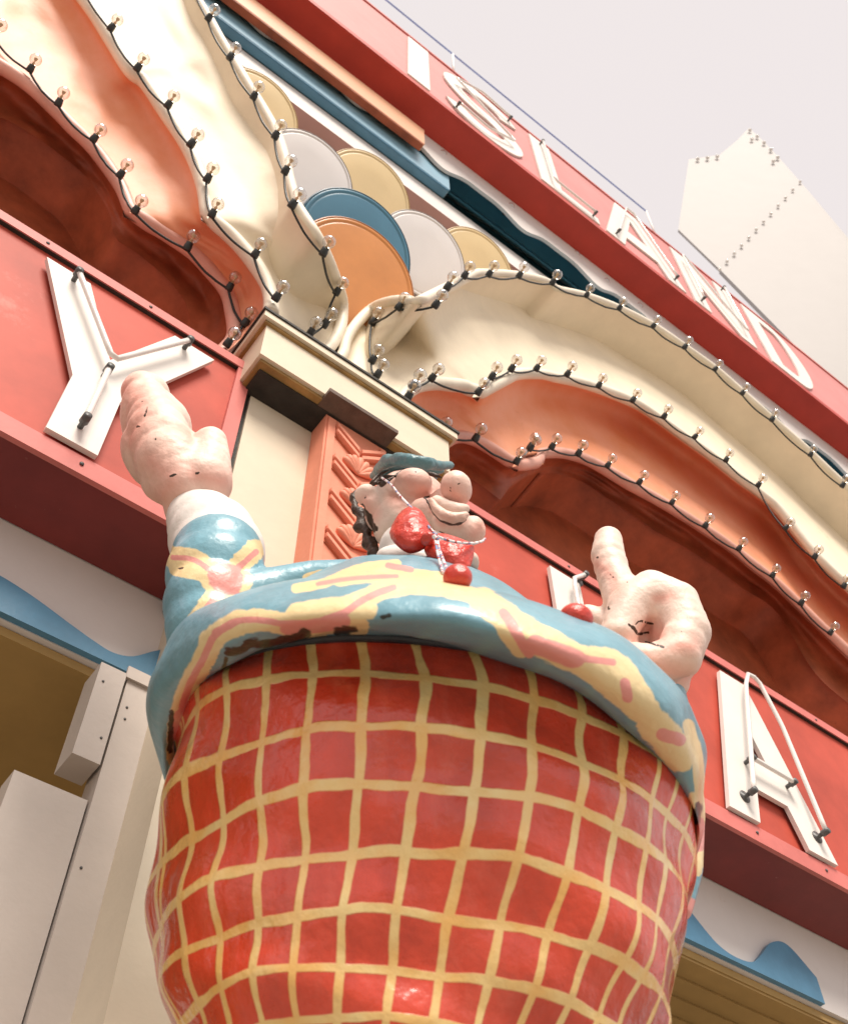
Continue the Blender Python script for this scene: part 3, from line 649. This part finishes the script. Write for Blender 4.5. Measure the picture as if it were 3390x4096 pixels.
# continuous u over the seam of every face
dat = np.zeros((len(me.loops), 2)); li = 0
lvv = np.repeat(lv, nth)
for f in Fc:
    us = [U1[v % nth] for v in f]
    if max(us)-min(us) > 3: us = [u if u < 3 else u-len(ang) for u in us]
    for v, u in zip(f, us): dat[li] = (u, lvv[v]); li += 1
uv.data.foreach_set('uv', dat.ravel())
def trouser_mat():
    m = nmat('checked_trouser_paint', (.78, .070, .028), .28, .5, .30, 2.6, .0, 10, .0, coat=.5)
    t = m.node_tree; N = t.nodes; L = t.links; p = N['Principled BSDF']; src = p.inputs['Base Color'].links[0].from_socket
    uvn = N.new('ShaderNodeUVMap'); sx = N.new('ShaderNodeSeparateXYZ'); L.new(uvn.outputs[0], sx.inputs[0])
    tc = N.new('ShaderNodeTexCoord')
    def noise(sc, det=4):
        q = N.new('ShaderNodeTexNoise'); q.inputs['Scale'].default_value = sc; q.inputs['Detail'].default_value = det; L.new(tc.outputs['Object'], q.inputs['Vector']); return q
    def M2(op, a, b=None, c=None):
        q = N.new('ShaderNodeMath'); q.operation = op
        for i, x in enumerate((a, b, c)):
            if x is None: continue
            if isinstance(x, (int, float)): q.inputs[i].default_value = x
            else: L.new(x, q.inputs[i])
        return q.outputs[0]
    na, nb, nc = noise(5, 2), noise(6, 2), noise(22, 3)
    sp = N.new('ShaderNodeSeparateColor'); L.new(na.outputs['Color'], sp.inputs[0])
    edge = M2('MULTIPLY_ADD', nc.outputs['Fac'], .16, -.08)
    def line(coord, wob, width, lim=None):
        a = M2('ADD', coord, M2('MULTIPLY_ADD', wob, .30, -.15))
        fr = M2('FRACT', M2('ADD', a, .5)); d = M2('ABSOLUTE', M2('SUBTRACT', fr, .5))
        w = M2('ADD', M2('MULTIPLY_ADD', nb.outputs['Fac'], .08, width-.04), M2('MULTIPLY', edge, .35))
        return M2('SMOOTH_MIN', 1.0, M2('MAXIMUM', 0.0, M2('MULTIPLY', M2('SUBTRACT', w, d), 45.)), .05)
    v_l = line(sx.outputs[0], sp.outputs[0], .105); h_l = line(sx.outputs[1], sp.outputs[1], .10)
    # no horizontal line right at the hem
    h_l = M2('MULTIPLY', h_l, M2('GREATER_THAN', sx.outputs[1], .45))
    ln = M2('MAXIMUM', v_l, h_l)
    # faded worn patches in the cream lines
    fd = noise(9, 6); rpf = N.new('ShaderNodeValToRGB'); rpf.color_ramp.elements[0].position = .35; rpf.color_ramp.elements[1].position = .7
    rpf.color_ramp.elements[0].color = (.87, .50, .15, 1); rpf.color_ramp.elements[1].color = (.88, .69, .32, 1); L.new(fd.outputs['Fac'], rpf.inputs[0])
    # rain streaks that bleached the red, and rubbed-in grime
    mp = N.new('ShaderNodeMapping'); mp.inputs['Scale'].default_value = (9, 9, 1.1); L.new(tc.outputs['Object'], mp.inputs['Vector'])
    for nsc, dt, lo_, hi_, amt, cc in ((1.2, 7, .52, .76, .30, (.80, .22, .16, 1)), (.55, 8, .56, .74, .60, (.34, .020, .014, 1))):
        q = N.new('ShaderNodeTexNoise'); q.inputs['Scale'].default_value = nsc; q.inputs['Detail'].default_value = dt; q.inputs['Roughness'].default_value = .7; L.new(mp.outputs[0], q.inputs['Vector'])
        r = N.new('ShaderNodeMapRange'); r.inputs['From Min'].default_value = lo_; r.inputs['From Max'].default_value = hi_; r.inputs['To Max'].default_value = amt; L.new(q.outputs['Fac'], r.inputs['Value'])
        x = N.new('ShaderNodeMixRGB'); L.new(r.outputs[0], x.inputs[0]); L.new(src, x.inputs[1]); x.inputs[2].default_value = cc; src = x.outputs[0]
    rg = N.new('ShaderNodeMapRange'); rg.inputs['From Min'].default_value = .35; rg.inputs['From Max'].default_value = .7; rg.inputs['To Min'].default_value = .18; rg.inputs['To Max'].default_value = .45
    L.new(fd.outputs['Fac'], rg.inputs['Value']); L.new(rg.outputs[0], p.inputs['Roughness'])
    mx = N.new('ShaderNodeMixRGB'); L.new(ln, mx.inputs[0]); L.new(src, mx.inputs[1]); L.new(rpf.outputs[0], mx.inputs[2])
    L.new(mx.outputs[0], p.inputs['Base Color'])
    # lumpy painted fibreglass
    w1 = noise(7, 6); w2 = noise(26, 5); mm = M2('ADD', M2('MULTIPLY', w1.outputs['Fac'], 1.0), M2('MULTIPLY', w2.outputs['Fac'], .12))
    mm = M2('ADD', mm, M2('MULTIPLY', ln, .05))
    bp = N.new('ShaderNodeBump'); bp.inputs['Strength'].default_value = .5; bp.inputs['Distance'].default_value = .04; L.new(mm, bp.inputs['Height'])
    L.new(bp.outputs[0], p.inputs['Normal']); L.new(bp.outputs[0], p.inputs['Coat Normal'])
    return m
M['trousers'] = trouser_mat()
tro = link('trousers', me, M['trousers'], st)

# painted pattern on the blue cloth: distances to brush strokes laid over the surface ------------
def seg_dist(Q, poly):
    d = np.full(len(Q), 1e9)
    for a, b in zip(poly[:-1], poly[1:]):
        a = np.array(a, float); b = np.array(b, float); ab = b-a; t = np.clip(((Q-a) @ ab)/(ab @ ab+1e-9), 0, 1)
        d = np.minimum(d, np.linalg.norm(Q-(a+t[:, None]*ab), axis=1))
    return d
def stroke_attr(me, name, strokes, co=None):
    """value 1 at stroke centre, .5 at its edge, 0 far off"""
    n = len(me.vertices); V = np.zeros(n*3); me.vertices.foreach_get('co', V); V = V.reshape(-1, 3)
    Q = proj(V); best = np.zeros(n)
    for pts, w in strokes:
        d = seg_dist(Q, [tuple(x) for x in resample(pts, 30)] if len(pts) > 2 else pts); best = np.maximum(best, np.clip(1-.5*d/(w/2), 0, 1))
    a = me.attributes.new(name, 'FLOAT', 'POINT'); a.data.foreach_set('value', best.astype(np.float32))
zc = lambda p: ZZ(283, 2083, p); ze = lambda p: ZZ(1183, 2083, p); zb = lambda p: ZZ(2107, 2830, p)
YEL = (.78, .62, .34); PNK = (.74, .30, .27); BLU = (.17, .37, .46); MOULD = (.02, .025, .02)
def cloth():
    m = nmat('plaid_cloth_paint', BLU, .38, .5, .16, 4, .35, 18, .1, (.16, .26, .28), 7, coat=.2)
    return add_paint(m, [('yellow', YEL, .47, .53, .26), ('pink', PNK, .46, .54, .30), ('mould', MOULD, .58, .70, .75)], .16)
M['cloth'] = cloth()
yel = [(zc([(1180, 690), (1020, 790), (930, 950), (850, 1100), (790, 1250), (755, 1400), (745, 1640)]), 46),
       (zc([(960, 840), (1080, 760), (1300, 690), (1500, 720), (1738, 740)])+ze([(150, 720), (350, 700), (430, 740)]), 46),
       (ze([(60, 760), (250, 640), (430, 560), (620, 480), (820, 440)]), 40), (ze([(0, 640), (300, 600), (500, 620)]), 40),
       (ze([(700, 455), (1000, 470), (1250, 530), (1400, 660), (1480, 800), (1560, 900)]), 34),
       (ze([(1300, 560), (1500, 700), (1738, 860)])+za([(100, 860), (350, 960), (600, 1000), (760, 1200), (820, 1310)]), 58),
       (ze([(300, 420), (700, 370), (1000, 390)]), 22), (ze([(0, 470), (200, 430), (450, 330), (700, 300)]), 20),
       (za([(0, 760), (300, 930), (560, 1120), (800, 1320)]), 56), (zb([(880, 120), (960, 210), (1060, 330)]), 70), (zb([(1120, 120), (1180, 330), (1200, 560)]), 24),
       (zb([(1190, 690), (1180, 820)]), 60), (zb([(1170, 980), (1150, 1040)]), 60), (zb([(1215, 600), (1222, 900), (1190, 1150)]), 14)]
pnk = [(zc([(1150, 700), (1000, 800), (920, 960), (840, 1110), (790, 1240), (770, 1330)]), 15), (zc([(770, 1380), (760, 1480), (770, 1560)]), 38),
       (zc([(1000, 775), (1150, 700), (1300, 690), (1480, 720), (1650, 760)]), 13), (ze([(-60, 745), (60, 740), (200, 720), (330, 700)]), 30),
       (ze([(200, 690), (330, 640), (450, 560), (560, 505), (680, 462)]), 14), (ze([(640, 310), (800, 340)]), 12), (ze([(150, 440), (400, 400), (700, 385)]), 9),
       (ze([(1440, 640), (1500, 720), (1560, 830), (1620, 920)]), 22), (za([(60, 860), (160, 900), (330, 960)]), 40), (za([(330, 950), (600, 985)]), 14), (za([(680, 1130), (700, 1230)]), 22),
       (zb([(940, 190), (1060, 225)]), 26), (zb([(1180, 810), (1185, 950)]), 34), (zb([(1130, 1390), (1120, 1480)]), 40)]
mld = [(zc([(1090, 910), (1180, 900), (1250, 850), (1330, 860), (1430, 840), (1530, 820), (1640, 790)]), 24), (zc([(1080, 960), (1060, 1040)]), 13), (zc([(930, 1150), (1010, 1110), (1080, 1060)]), 28), (zc([(1540, 840), (1620, 770)]), 22),
       (zc([(900, 1180), (890, 1260)]), 19), (ze([(290, 770), (400, 755)]), 22), (ze([(600, 670), (650, 660)]), 15), (zc([(700, 1330), (690, 1600)]), 15), (zb([(1190, 690), (1180, 790)]), 22)]
# jacket ---------------------------------------------------------------------
JR = [ring((380, 1556), (850, 1312), (1398, 1690)), ring((362, 1590), (853, 1310), (1410, 1765), 1.06), ring((345, 1600), (856, 1303), (1420, 1775), 1.16), ring((330, 1560), (858, 1268), (1428, 1720), 1.24),
      ring((326, 1510), (857, 1216), (1428, 1650), 1.20), ring((335, 1470), (850, 1180), (1422, 1590), 1.06), ring((420, 1430), (848, 1186), (1345, 1530), .90), ring((550, 1275), (845, 1172), (1150, 1330), .85),
      ring((640, 1195), (843, 1152), (1040, 1215), .9), ring((735, 1145), (838, 1138), (950, 1155))]
P, Fc, lv, th = ring_surface(JR, 14, 620, lambda l, t: .007*np.sin(4*t+l)+.005*np.sin(9*t-l*1.4)+.003*np.sin(17*t+l*2.2))
me = bpy.data.meshes.new('jacket'); me.from_pydata([tuple(p) for p in P], [], Fc); me.update()
stroke_attr(me, 'yellow', yel); stroke_attr(me, 'pink', pnk); stroke_attr(me, 'mould', mld)
jk = link('jacket', me, M['cloth'], st)
# dark belt line under the hem
bl = []
for t in np.linspace(0, 2*math.pi, 160, endpoint=False):
    c, Rv, Fv = ring((374, 1566), (850, 1312), (1404, 1697)); bl.append(c+math.cos(t)*Rv*1.003+math.sin(t)*Fv*1.003)
tube('waistband', bl, .013, nmat('waistband_black', (.03, .035, .045), .4, .5, .3, 9, .2, 20), st, 8, True)

# sculpted parts: overlapping lumps fused into one continuous skin -----------------------------------
def pxr(u, v, d): p = pv(u, v, d); return np.linalg.norm(p-CP)*S_/F_        # metres per photo pixel there
def lump_bm(bm, u, v, d, ru, rv, rd=None, rot=0.):
    k = pxr(u, v, d); p = pv(u, v, d); rd = rd if rd is not None else (ru+rv)/2
    ex = RM[:, 0]; ey = RM[:, 1]; ez = RM[:, 2]; a = R_(rot)
    X = ex*math.cos(a)-ey*math.sin(a); Yv = ex*math.sin(a)+ey*math.cos(a)
    m = Matrix([[*(X*ru*k), 0], [*(Yv*rv*k), 0], [*(ez*rd*k), 0], [0, 0, 0, 1]]).transposed(); m.translation = Vector(p)
    bmesh.ops.create_icosphere(bm, subdivisions=3, radius=1, matrix=m)
def chain_bm(bm, pts):
    """pts (u, v, d, r): a tapered limb"""
    for a, b in zip(pts[:-1], pts[1:]):
        n = max(2, int(math.hypot(a[0]-b[0], a[1]-b[1])/(.3*min(a[3], b[3]))+abs(a[2]-b[2])*20))
        for t in np.linspace(0, 1, n): q = [x*(1-t)+y*t for x, y in zip(a, b)]; lump_bm(bm, q[0], q[1], q[2], q[3], q[3])
def fuse(name, bm, mat, parent, vox=.012, sm=6, strokes=None, disp=.0):
    me = bpy.data.meshes.new(name+'_raw'); bm.to_mesh(me); bm.free(); o = bpy.data.objects.new(name+'_raw', me); COL.objects.link(o)
    r = o.modifiers.new('r', 'REMESH'); r.mode = 'VOXEL'; r.voxel_size = vox
    s = o.modifiers.new('s', 'SMOOTH'); s.factor = .5; s.iterations = sm
    if disp:
        tx = bpy.data.textures.new(name+'_lumps', 'CLOUDS'); tx.noise_scale = .07; tx.noise_depth = 3
        dm = o.modifiers.new('d', 'DISPLACE'); dm.texture = tx; dm.strength = disp; dm.mid_level = .5; dm.texture_coords = 'LOCAL'
    dg = bpy.context.evaluated_depsgraph_get(); dg.update()
    m2 = bpy.data.meshes.new_from_object(o.evaluated_get(dg)); bpy.data.objects.remove(o); m2.name = name; m2.materials.clear()
    for a, s_ in (strokes or {}).items(): stroke_attr(m2, a, s_)
    return link(name, m2, mat, parent)

SKIN = (.84, .65, .56)
def skin():
    m = nmat('pale_skin_paint', SKIN, .5, .3, .12, 6, .32, 26, .16, (.45, .24, .16), 8)
    return add_paint(m, [('pink', (.74, .38, .31), .0, 1.05), ('dark', (.05, .03, .02), .66, .74, .75)], .22)
M['skin'] = skin()
M['cuff'] = nmat('white_cuff_paint', (.80, .76, .72), .45, .4, .05, 4, .2, 24, .08, (.5, .4, .35), 8)
M['red'] = nmat('bow_red_paint', (.64, .045, .025), .36, .5, .25, 9, .8, 24, .14, (.12, .02, .02), 12, coat=.15)
M['hat'] = nmat('teal_hat_paint', (.10, .22, .25), .4, .5, .2, 9, .5, 30, .25, (.02, .03, .03), 12)
M['hair'] = nmat('brown_hair_paint', (.07, .035, .02), .45, .5, .4, 14, .6, 40)
for mm in (M['cuff'],): pass

# image-left arm (raised): sleeve, cuff, flat hand
bm = bmesh.new(); d0 = DA+.12
chain_bm(bm, [(760, 1190, d0, 46), (640, 1196, d0, 48), (560, 1216, d0, 54), (470, 1250, d0-.02, 74), (430, 1290, d0-.02, 86)]); chain_bm(bm, [(428, 1318, d0, 84), (432, 1240, d0-.02, 96), (442, 1180, d0-.02, 101), (446, 1145, d0-.02, 94)])
syl = [(zc([(700, 250), (850, 270), (980, 350), (1080, 410)]), 44), (zc([(1080, 410), (1180, 300), (1280, 200)]), 44), (zc([(1080, 420), (960, 590), (860, 740), (790, 940)]), 46), (zc([(1080, 420), (1180, 560), (1240, 680)]), 40), (zc([(740, 330), (900, 360), (1040, 400)]), 34), (zc([(1000, 400), (1160, 420)]), 60), (zc([(1640, 400), (1738, 370)]), 20)]
spk = [(zc([(710, 255), (850, 270), (980, 350)]), 11), (zc([(1160, 330), (1290, 215)]), 12), (zc([(1020, 510), (930, 630), (850, 760), (790, 920)]), 14), (zc([(1150, 500), (1230, 640)]), 13), (zc([(1030, 390), (1080, 370), (1120, 400), (1110, 440), (1060, 440)]), 46)]
sml = [(zc([(840, 790), (860, 830), (930, 790)]), 6), (zc([(1200, 650), (1300, 600), (1420, 560)]), 9), (zc([(750, 330), (780, 330)]), 6)]
fuse('sleeve', bm, M['cloth'], st, .012, 8, {'yellow': syl, 'pink': spk, 'mould': sml})
bm = bmesh.new(); chain_bm(bm, [(447, 1135, d0, 96), (436, 1105, d0, 90), (420, 1080, d0, 76), (404, 1064, d0, 62)])
fuse('cuff', bm, M['cuff'], st, .012, 6)
bm = bmesh.new()
for k, (dd, tipv, tipu) in enumerate(((-.085, 800, 298), (-.03, 796, 294), (.025, 798, 296), (.08, 804, 300))):
    chain_bm(bm, [(tipu-4, tipv, d0+dd*.75, 36), (tipu+12, tipv+45, d0+dd*.9, 48), (324, 890, d0+dd, 62), (346, 945, d0+dd, 68), (378, 1000, d0+dd*.7, 56)])
lump_bm(bm, 299, 808, d0, 46, 44, 80, 0); lump_bm(bm, 336, 848, d0, 36, 62, 70, -30); lump_bm(bm, 290, 860, d0, 38, 80, 70, -4); lump_bm(bm, 300, 935, d0, 44, 70, 70, -22); lump_bm(bm, 330, 870, d0, 58, 64, 80, -24); lump_bm(bm, 352, 945, d0, 74, 74, 90, -20); lump_bm(bm, 345, 985, d0-.03, 54, 50, 60)
chain_bm(bm, [(398, 1035, d0, 62), (385, 985, d0, 66), (412, 990, d0-.05, 64), (431, 945, d0-.08, 42), (431, 910, d0-.09, 36)])
hd = {'pink': [(z4([(380, 640), (480, 760), (420, 1000)]), 60), (z4([(560, 1150), (700, 1280), (640, 1380)]), 70), (z4([(850, 1240), (1060, 1290)]), 40), (z4([(640, 870), (830, 970)]), 20)],
      'dark': [(z4([(535, 775), (525, 805), (515, 835)]), 7), (z4([(690, 1255), (735, 1240)]), 7), (z4([(870, 1235), (890, 1230)]), 8), (z4([(585, 990), (592, 1000)]), 6), (z4([(460, 910), (475, 905)]), 6), (z4([(495, 732), (500, 738)]), 5)]}
fuse('hand', bm, M['skin'], st, .009, 14, hd, .006)

# image-right arm: sleeve behind the roll, cuff, thumb up
d1 = DA+.15
bm = bmesh.new(); chain_bm(bm, [(1345, 1395, d1, 54), (1352, 1450, d1+.02, 58), (1372, 1540, d1+.05, 58), (1390, 1660, d1+.08, 52), (1396, 1780, d1+.08, 42), (1392, 1865, d1+.08, 26)])
fuse('sleeve', bm, M['cloth'], st, .012, 8, {'yellow': yel+[(zb([(1130, 60), (1190, 420), (1215, 700)]), 16)], 'pink': pnk, 'mould': []})
bm = bmesh.new()
for k, dd in enumerate((-.13, -.055, .02, .09)):
    s = (1, 1.04, 1.0, .9)[k]; q = lambda u, v: (1345+(u-1345)*s, 1290+(v-1290)*s)
    chain_bm(bm, [(*q(1268, 1300), d1+dd, 36), (*q(1290, 1248), d1+dd, 44), (*q(1335, 1218), d1+dd, 46), (*q(1385, 1240), d1+dd, 47), (*q(1408, 1295), d1+dd, 46), (*q(1390, 1345), d1+dd, 46), (*q(1340, 1362), d1+dd, 40), (*q(1300, 1352), d1+dd, 36)])
lump_bm(bm, 1345, 1290, d1+.0, 80, 80, 62); lump_bm(bm, 1375, 1305, d1-.07, 44, 40, 40); lump_bm(bm, 1320, 1272, d1-.06, 34, 26, 36); lump_bm(bm, 1330, 1375, d1-.05, 66, 40, 60, 15); lump_bm(bm, 1362, 1398, d1, 50, 42, 55); lump_bm(bm, 1290, 1350, d1-.06, 50, 36, 50, 25); lump_bm(bm, 1345, 1372, d1+.02, 62, 46, 62, 20); lump_bm(bm, 1268, 1322, d1, 58, 48, 70, -20); lump_bm(bm, 1220, 1272, d1+.05, 42, 26, 40, 40)
chain_bm(bm, [(1300, 1262, d1-.02, 46), (1276, 1230, d1-.02, 40), (1258, 1180, d1-.02, 36), (1246, 1140, d1-.02, 36), (1247, 1108, d1-.02, 30)])
hd = {'pink': [(za([(480, 300), (600, 380), (640, 500)]), 26), (za([(850, 760), (1000, 850), (1130, 870)]), 36), (za([(640, 880), (850, 1000), (1100, 1080)]), 46), (za([(900, 540), (1050, 520)]), 18)],
      'dark': [(za([(705, 720), (750, 760), (770, 785), (840, 780)]), 9), (za([(740, 740), (780, 700), (870, 718)]), 8), (za([(485, 260), (492, 252)]), 7), (za([(570, 370), (600, 395)]), 5), (za([(567, 600), (570, 615)]), 7), (za([(695, 420), (698, 428)]), 5), (za([(1068, 768), (1074, 776)]), 6), (za([(820, 840), (950, 880)]), 7)]}
fuse('hand', bm, M['skin'], st, .010, 8, hd, .006)

# head -------------------------------------------------------------------------
def z7(a, b): return ((1283+a/2.1725)/S_, (1750+b/2.1725)/S_)
k7 = 1/2.1725/S_
dh = DA+.05
bm = bmesh.new()
def lz(a, b, ra, rb, dd=0., rd=None, rot=0.): u, v = z7(a, b); lump_bm(bm, u, v, dh+dd, ra*k7, rb*k7, None if rd is None else rd*k7, rot)
lz(760, 560, 330, 290, .10, 330); lz(700, 760, 260, 260, .10, 280, 20); lz(600, 640, 230, 240, .10, 220)
lz(405, 505, 118, 105, .04, 70, 10); lz(440, 600, 70, 110, .06, 60, -20)                # ear
lz(800, 400, 168, 140, -.02, 160)                                                        # cheek
lz(1175, 440, 140, 162, -.13, 150, -10)                                                  # nose
lz(1060, 560, 120, 120, .02, 140); lz(1000, 700, 250, 150, .02, 200, 30)
lz(1180, 790, 230, 150, -.01, 180, 25); lz(1330, 800, 105, 130, .0, 130)                 # chin
hs = {'pink': [([z7(740, 360), z7(830, 420), z7(900, 480)], 60), ([z7(1060, 440), z7(1150, 480), z7(1230, 560)], 48), ([z7(380, 560), z7(420, 660)], 34), ([z7(980, 560), z7(1100, 680), z7(1210, 720)], 26), ([z7(640, 520), z7(720, 570)], 30), ([z7(960, 620), z7(1060, 740)], 16), ([z7(1330, 840), z7(1400, 760)], 30)],
      'dark': [([z7(900, 525), z7(940, 510)], 8), ([z7(1122, 435), z7(1128, 470)], 6), ([z7(1190, 405), z7(1203, 398)], 6), ([z7(360, 600), z7(420, 700), z7(470, 800)], 18), ([z7(1030, 820), z7(1070, 830)], 6), ([z7(600, 410), z7(605, 412)], 4), ([z7(820, 295), z7(826, 300)], 5), ([z7(380, 530), z7(390, 510)], 4)]}
head = fuse('head', bm, M['skin'], st, .0075, 5, hs, .010)
# mouth: upper lip roll with a dark gap around it
bm = bmesh.new()
ml_ = [(955, 545, 26), (1000, 620, 42), (1070, 680, 56), (1150, 705, 58), (1220, 695, 50), (1258, 670, 32)]
chain_bm(bm, [(*z7(a, b), dh-.135, r*k7) for a, b, r in ml_])
M['lip'] = add_paint(nmat('lip_paint', (.74, .50, .41), .45, .4, .15, 9, .5, 30, .15, (.3, .12, .08), 12), [])
fuse('lip', bm, M['lip'], head, .006, 4, None, .006)
gap = [(900, 515, 10), (945, 585, 17), (985, 655, 21), (1045, 715, 23), (1120, 748, 23), (1200, 750, 19), (1255, 718, 14), (1272, 680, 8)]
bm = bmesh.new(); chain_bm(bm, [(*z7(a, b), dh-.125, r*k7) for a, b, r in gap])
fuse('mouth', bm, nmat('mouth_dark_paint', (.10, .05, .035), .5, .4, .4, 14, .4, 40), head, .006, 3)
bm = bmesh.new(); chain_bm(bm, [(*z7(a, b), dh-.11, r*k7) for a, b, r in [(1010, 560, 60), (1090, 610, 76), (1180, 640, 76), (1250, 620, 50)]])
fuse('upper_lip', bm, M['skin'], head, .0075, 5, {'pink': [], 'dark': []}, .008)
# neck and collar
bm = bmesh.new(); lump_bm(bm, *z7(690, 960), dh-.02, 190*k7, 220*k7, 190*k7, 15); lump_bm(bm, *z7(960, 960), dh-.05, 220*k7, 160*k7, 150*k7, 20); lump_bm(bm, *z7(800, 1060), dh-.06, 330*k7, 130*k7, 190*k7, 8)
fuse('collar', bm, M['cuff'], st, .010, 6)
bm = bmesh.new(); lump_bm(bm, *z7(1310, 1075), dh-.1, 72*k7, 100*k7, 60*k7, -10)
fuse('collar', bm, M['skin'], st, .010, 4, {'pink': [], 'dark': [([z7(1290, 1120), z7(1310, 1170)], 8)]})
# bow tie
bow = bpy.data.objects.new('bow_tie', None); COL.objects.link(bow); bow.parent = st; bow.matrix_parent_inverse = st.matrix_world.inverted()
db = dh-.22
def hull_part(name, pts, dep, th, mat, parent, vox=.007, sm=3):
    """soft bulging solid with a given outline"""
    P = resample(pts+[pts[0]], 28, True); c = P.mean(0); bm = bmesh.new()
    r0 = 24
    for f in (.0, .3, .55, .78, .92):
        for u, v in (P[:-1] if f else [c]):
            q = c+(np.array([u, v])-c)*f; hh = th*math.sqrt(max(.06, 1-(f/1.0)**2)); 
            lump_bm(bm, q[0], q[1], dep, (1-f)*18+8, (1-f)*18+8, hh)
    return fuse(name, bm, mat, parent, vox, sm, None, .006)
hull_part('bow_wing', [z7(*p) for p in ((780, 622), (850, 650), (915, 755), (945, 850), (905, 935), (780, 985), (690, 930), (630, 870), (622, 820), (655, 735), (710, 660))], db, 55, M['red'], bow)
hull_part('bow_wing', [z7(*p) for p in ((915, 895), (1040, 855), (1180, 900), (1300, 945), (1308, 1010), (1262, 1165), (1180, 1160), (1100, 1140), (1015, 1065), (925, 1005))], db, 50, M['red'], bow)
bm = bmesh.new(); lump_bm(bm, *z7(925, 880), db-.05, 62*k7, 72*k7, 55*k7, 30); fuse('bow_knot', bm, M['red'], bow, .006, 3)
# hat: soft narrow brim seen from below, low crown hidden on top of it
hat = bpy.data.objects.new('hat', None); COL.objects.link(hat); hat.parent = st; hat.matrix_parent_inverse = st.matrix_world.inverted()
bm = bmesh.new()
chain_bm(bm, [(*z7(a, b), dh+d, r*k7) for a, b, d, r in ((450, 330, .12, 34), (500, 270, .02, 44), (580, 205, -.10, 62), (680, 190, -.17, 64), (800, 200, -.20, 60), (920, 225, -.18, 56), (1030, 245, -.12, 50), (1130, 240, -.02, 34))])
lump_bm(bm, *z7(780, 260), dh+.02, 300*k7, 70*k7, 160*k7, 6); lump_bm(bm, *z7(700, 330), dh+.06, 230*k7, 60*k7, 160*k7, 0)
fuse('brim', bm, M['hat'], hat, .009, 4, None, .012)
bm = bmesh.new(); lump_bm(bm, *z7(800, 300), dh+.22, 230*k7, 130*k7, 200*k7, 6); fuse('crown', bm, M['hat'], hat, .012, 4)
# hair tufts and back curls
for k, (pts, r) in enumerate([([(430, 400), (500, 330), (600, 280)], 16), ([(450, 410), (540, 350), (640, 330)], 22), ([(480, 400), (560, 385), (640, 340)], 18), ([(640, 340), (690, 300), (700, 280)], 14), ([(930, 310), (1000, 330), (1050, 350)], 20), ([(520, 420), (560, 380), (580, 340)], 22)]):
    P_ = resample([(*z7(a, b), dh-.05) for a, b in pts], 10); tube('hair_tuft', [pv(u, v, d) for u, v, d in P_], [r*k7*pxr(*z7(600, 350), dh)*math.sin(math.pi*(.25+.7*t)) for t in np.linspace(0, 1, 10)], M['hair'], head, 8)
bm = bmesh.new()
chain_bm(bm, [(*z7(a, b), dh+.16, r*k7) for a, b, r in ((330, 440, 26), (282, 540, 40), (300, 610, 40), (350, 690, 48), (340, 750, 54), (395, 800, 50), (405, 860, 52), (440, 920, 60), (462, 1000, 52), (480, 1060, 40))])
fuse('back_hair', bm, M['hair'], head, .008, 3, None, .05)
# jacket buttons
for u, v, r in ((938, 1184, 31), (1180, 1270, 36)):
    c, Rv, Fv = JR[5]; tt = np.linspace(0, math.pi, 400); Q = c+np.cos(tt)[:, None]*Rv+np.sin(tt)[:, None]*Fv
    q = Q[np.argmin(abs(proj(Q)[:, 0]-u))]
    bm = bmesh.new(); lump_bm(bm, u, v, float(q @ VHN)-.01, r, r*.95, r); fuse('button', bm, M['red'], st, .006, 2, None, .004)
# red and white cord around the chin, knotted in front, two loose ends
def cord_mat():
    m = nmat('cord_red_white', (.78, .72, .70), .6, .3, .05, 20, 0); t = m.node_tree; N = t.nodes; L = t.links
    w = N.new('ShaderNodeTexNoise'); w.inputs['Scale'].default_value = 45; w.inputs['Detail'].default_value = 1; tc = N.new('ShaderNodeTexCoord'); L.new(tc.outputs['Object'], w.inputs['Vector'])
    r = N.new('ShaderNodeValToRGB'); r.color_ramp.interpolation = 'CONSTANT'; r.color_ramp.elements[0].color = (.78, .72, .72, 1); r.color_ramp.elements[1].color = (.45, .06, .05, 1); r.color_ramp.elements[1].position = .52
    e = r.color_ramp.elements.new(.6); e.color = (.25, .32, .5, 1)
    L.new(w.outputs['Fac'], r.inputs[0]); L.new(r.outputs[0], N['Principled BSDF'].inputs['Base Color']); return m
M['cord'] = cord_mat()
cord = thing('cord', 'red and white cord tied round the statue chin with hanging ends', 'cord', tuple(pv(*z7(1000, 870), dh-.3)))
def cordline(pts, r=.0042): 
    P_ = resample([(*z7(a, b), d) for a, b, d in pts], 40); tube('strand', [pv(u, v, d) for u, v, d in P_], r, M['cord'], cord, 8)
cordline([(530, 350, dh-.08), (610, 410, dh-.13), (690, 510, dh-.17), (790, 615, dh-.24)])
cordline([(930, 770, dh-.33), (1000, 850, dh-.34)])
cordline([(1010, 860, dh-.34), (1090, 890, dh-.32), (1180, 910, dh-.30), (1300, 920, dh-.26), (1390, 905, dh-.18), (1425, 880, dh-.1)])
cordline([(995, 880, dh-.34), (1010, 980, dh-.35), (1035, 1090, dh-.38), (1062, 1180, dh-.44)])
cordline([(1010, 880, dh-.34), (1025, 960, dh-.35), (1060, 1060, dh-.38), (1100, 1160, dh-.44)])
bm = bmesh.new()
for a, b, r in ((985, 860, 22), (1010, 880, 20), (1000, 845, 18)): lump_bm(bm, *z7(a, b), dh-.345, r*k7, r*k7)
fuse('knot', bm, M['cord'], cord, .003, 1)
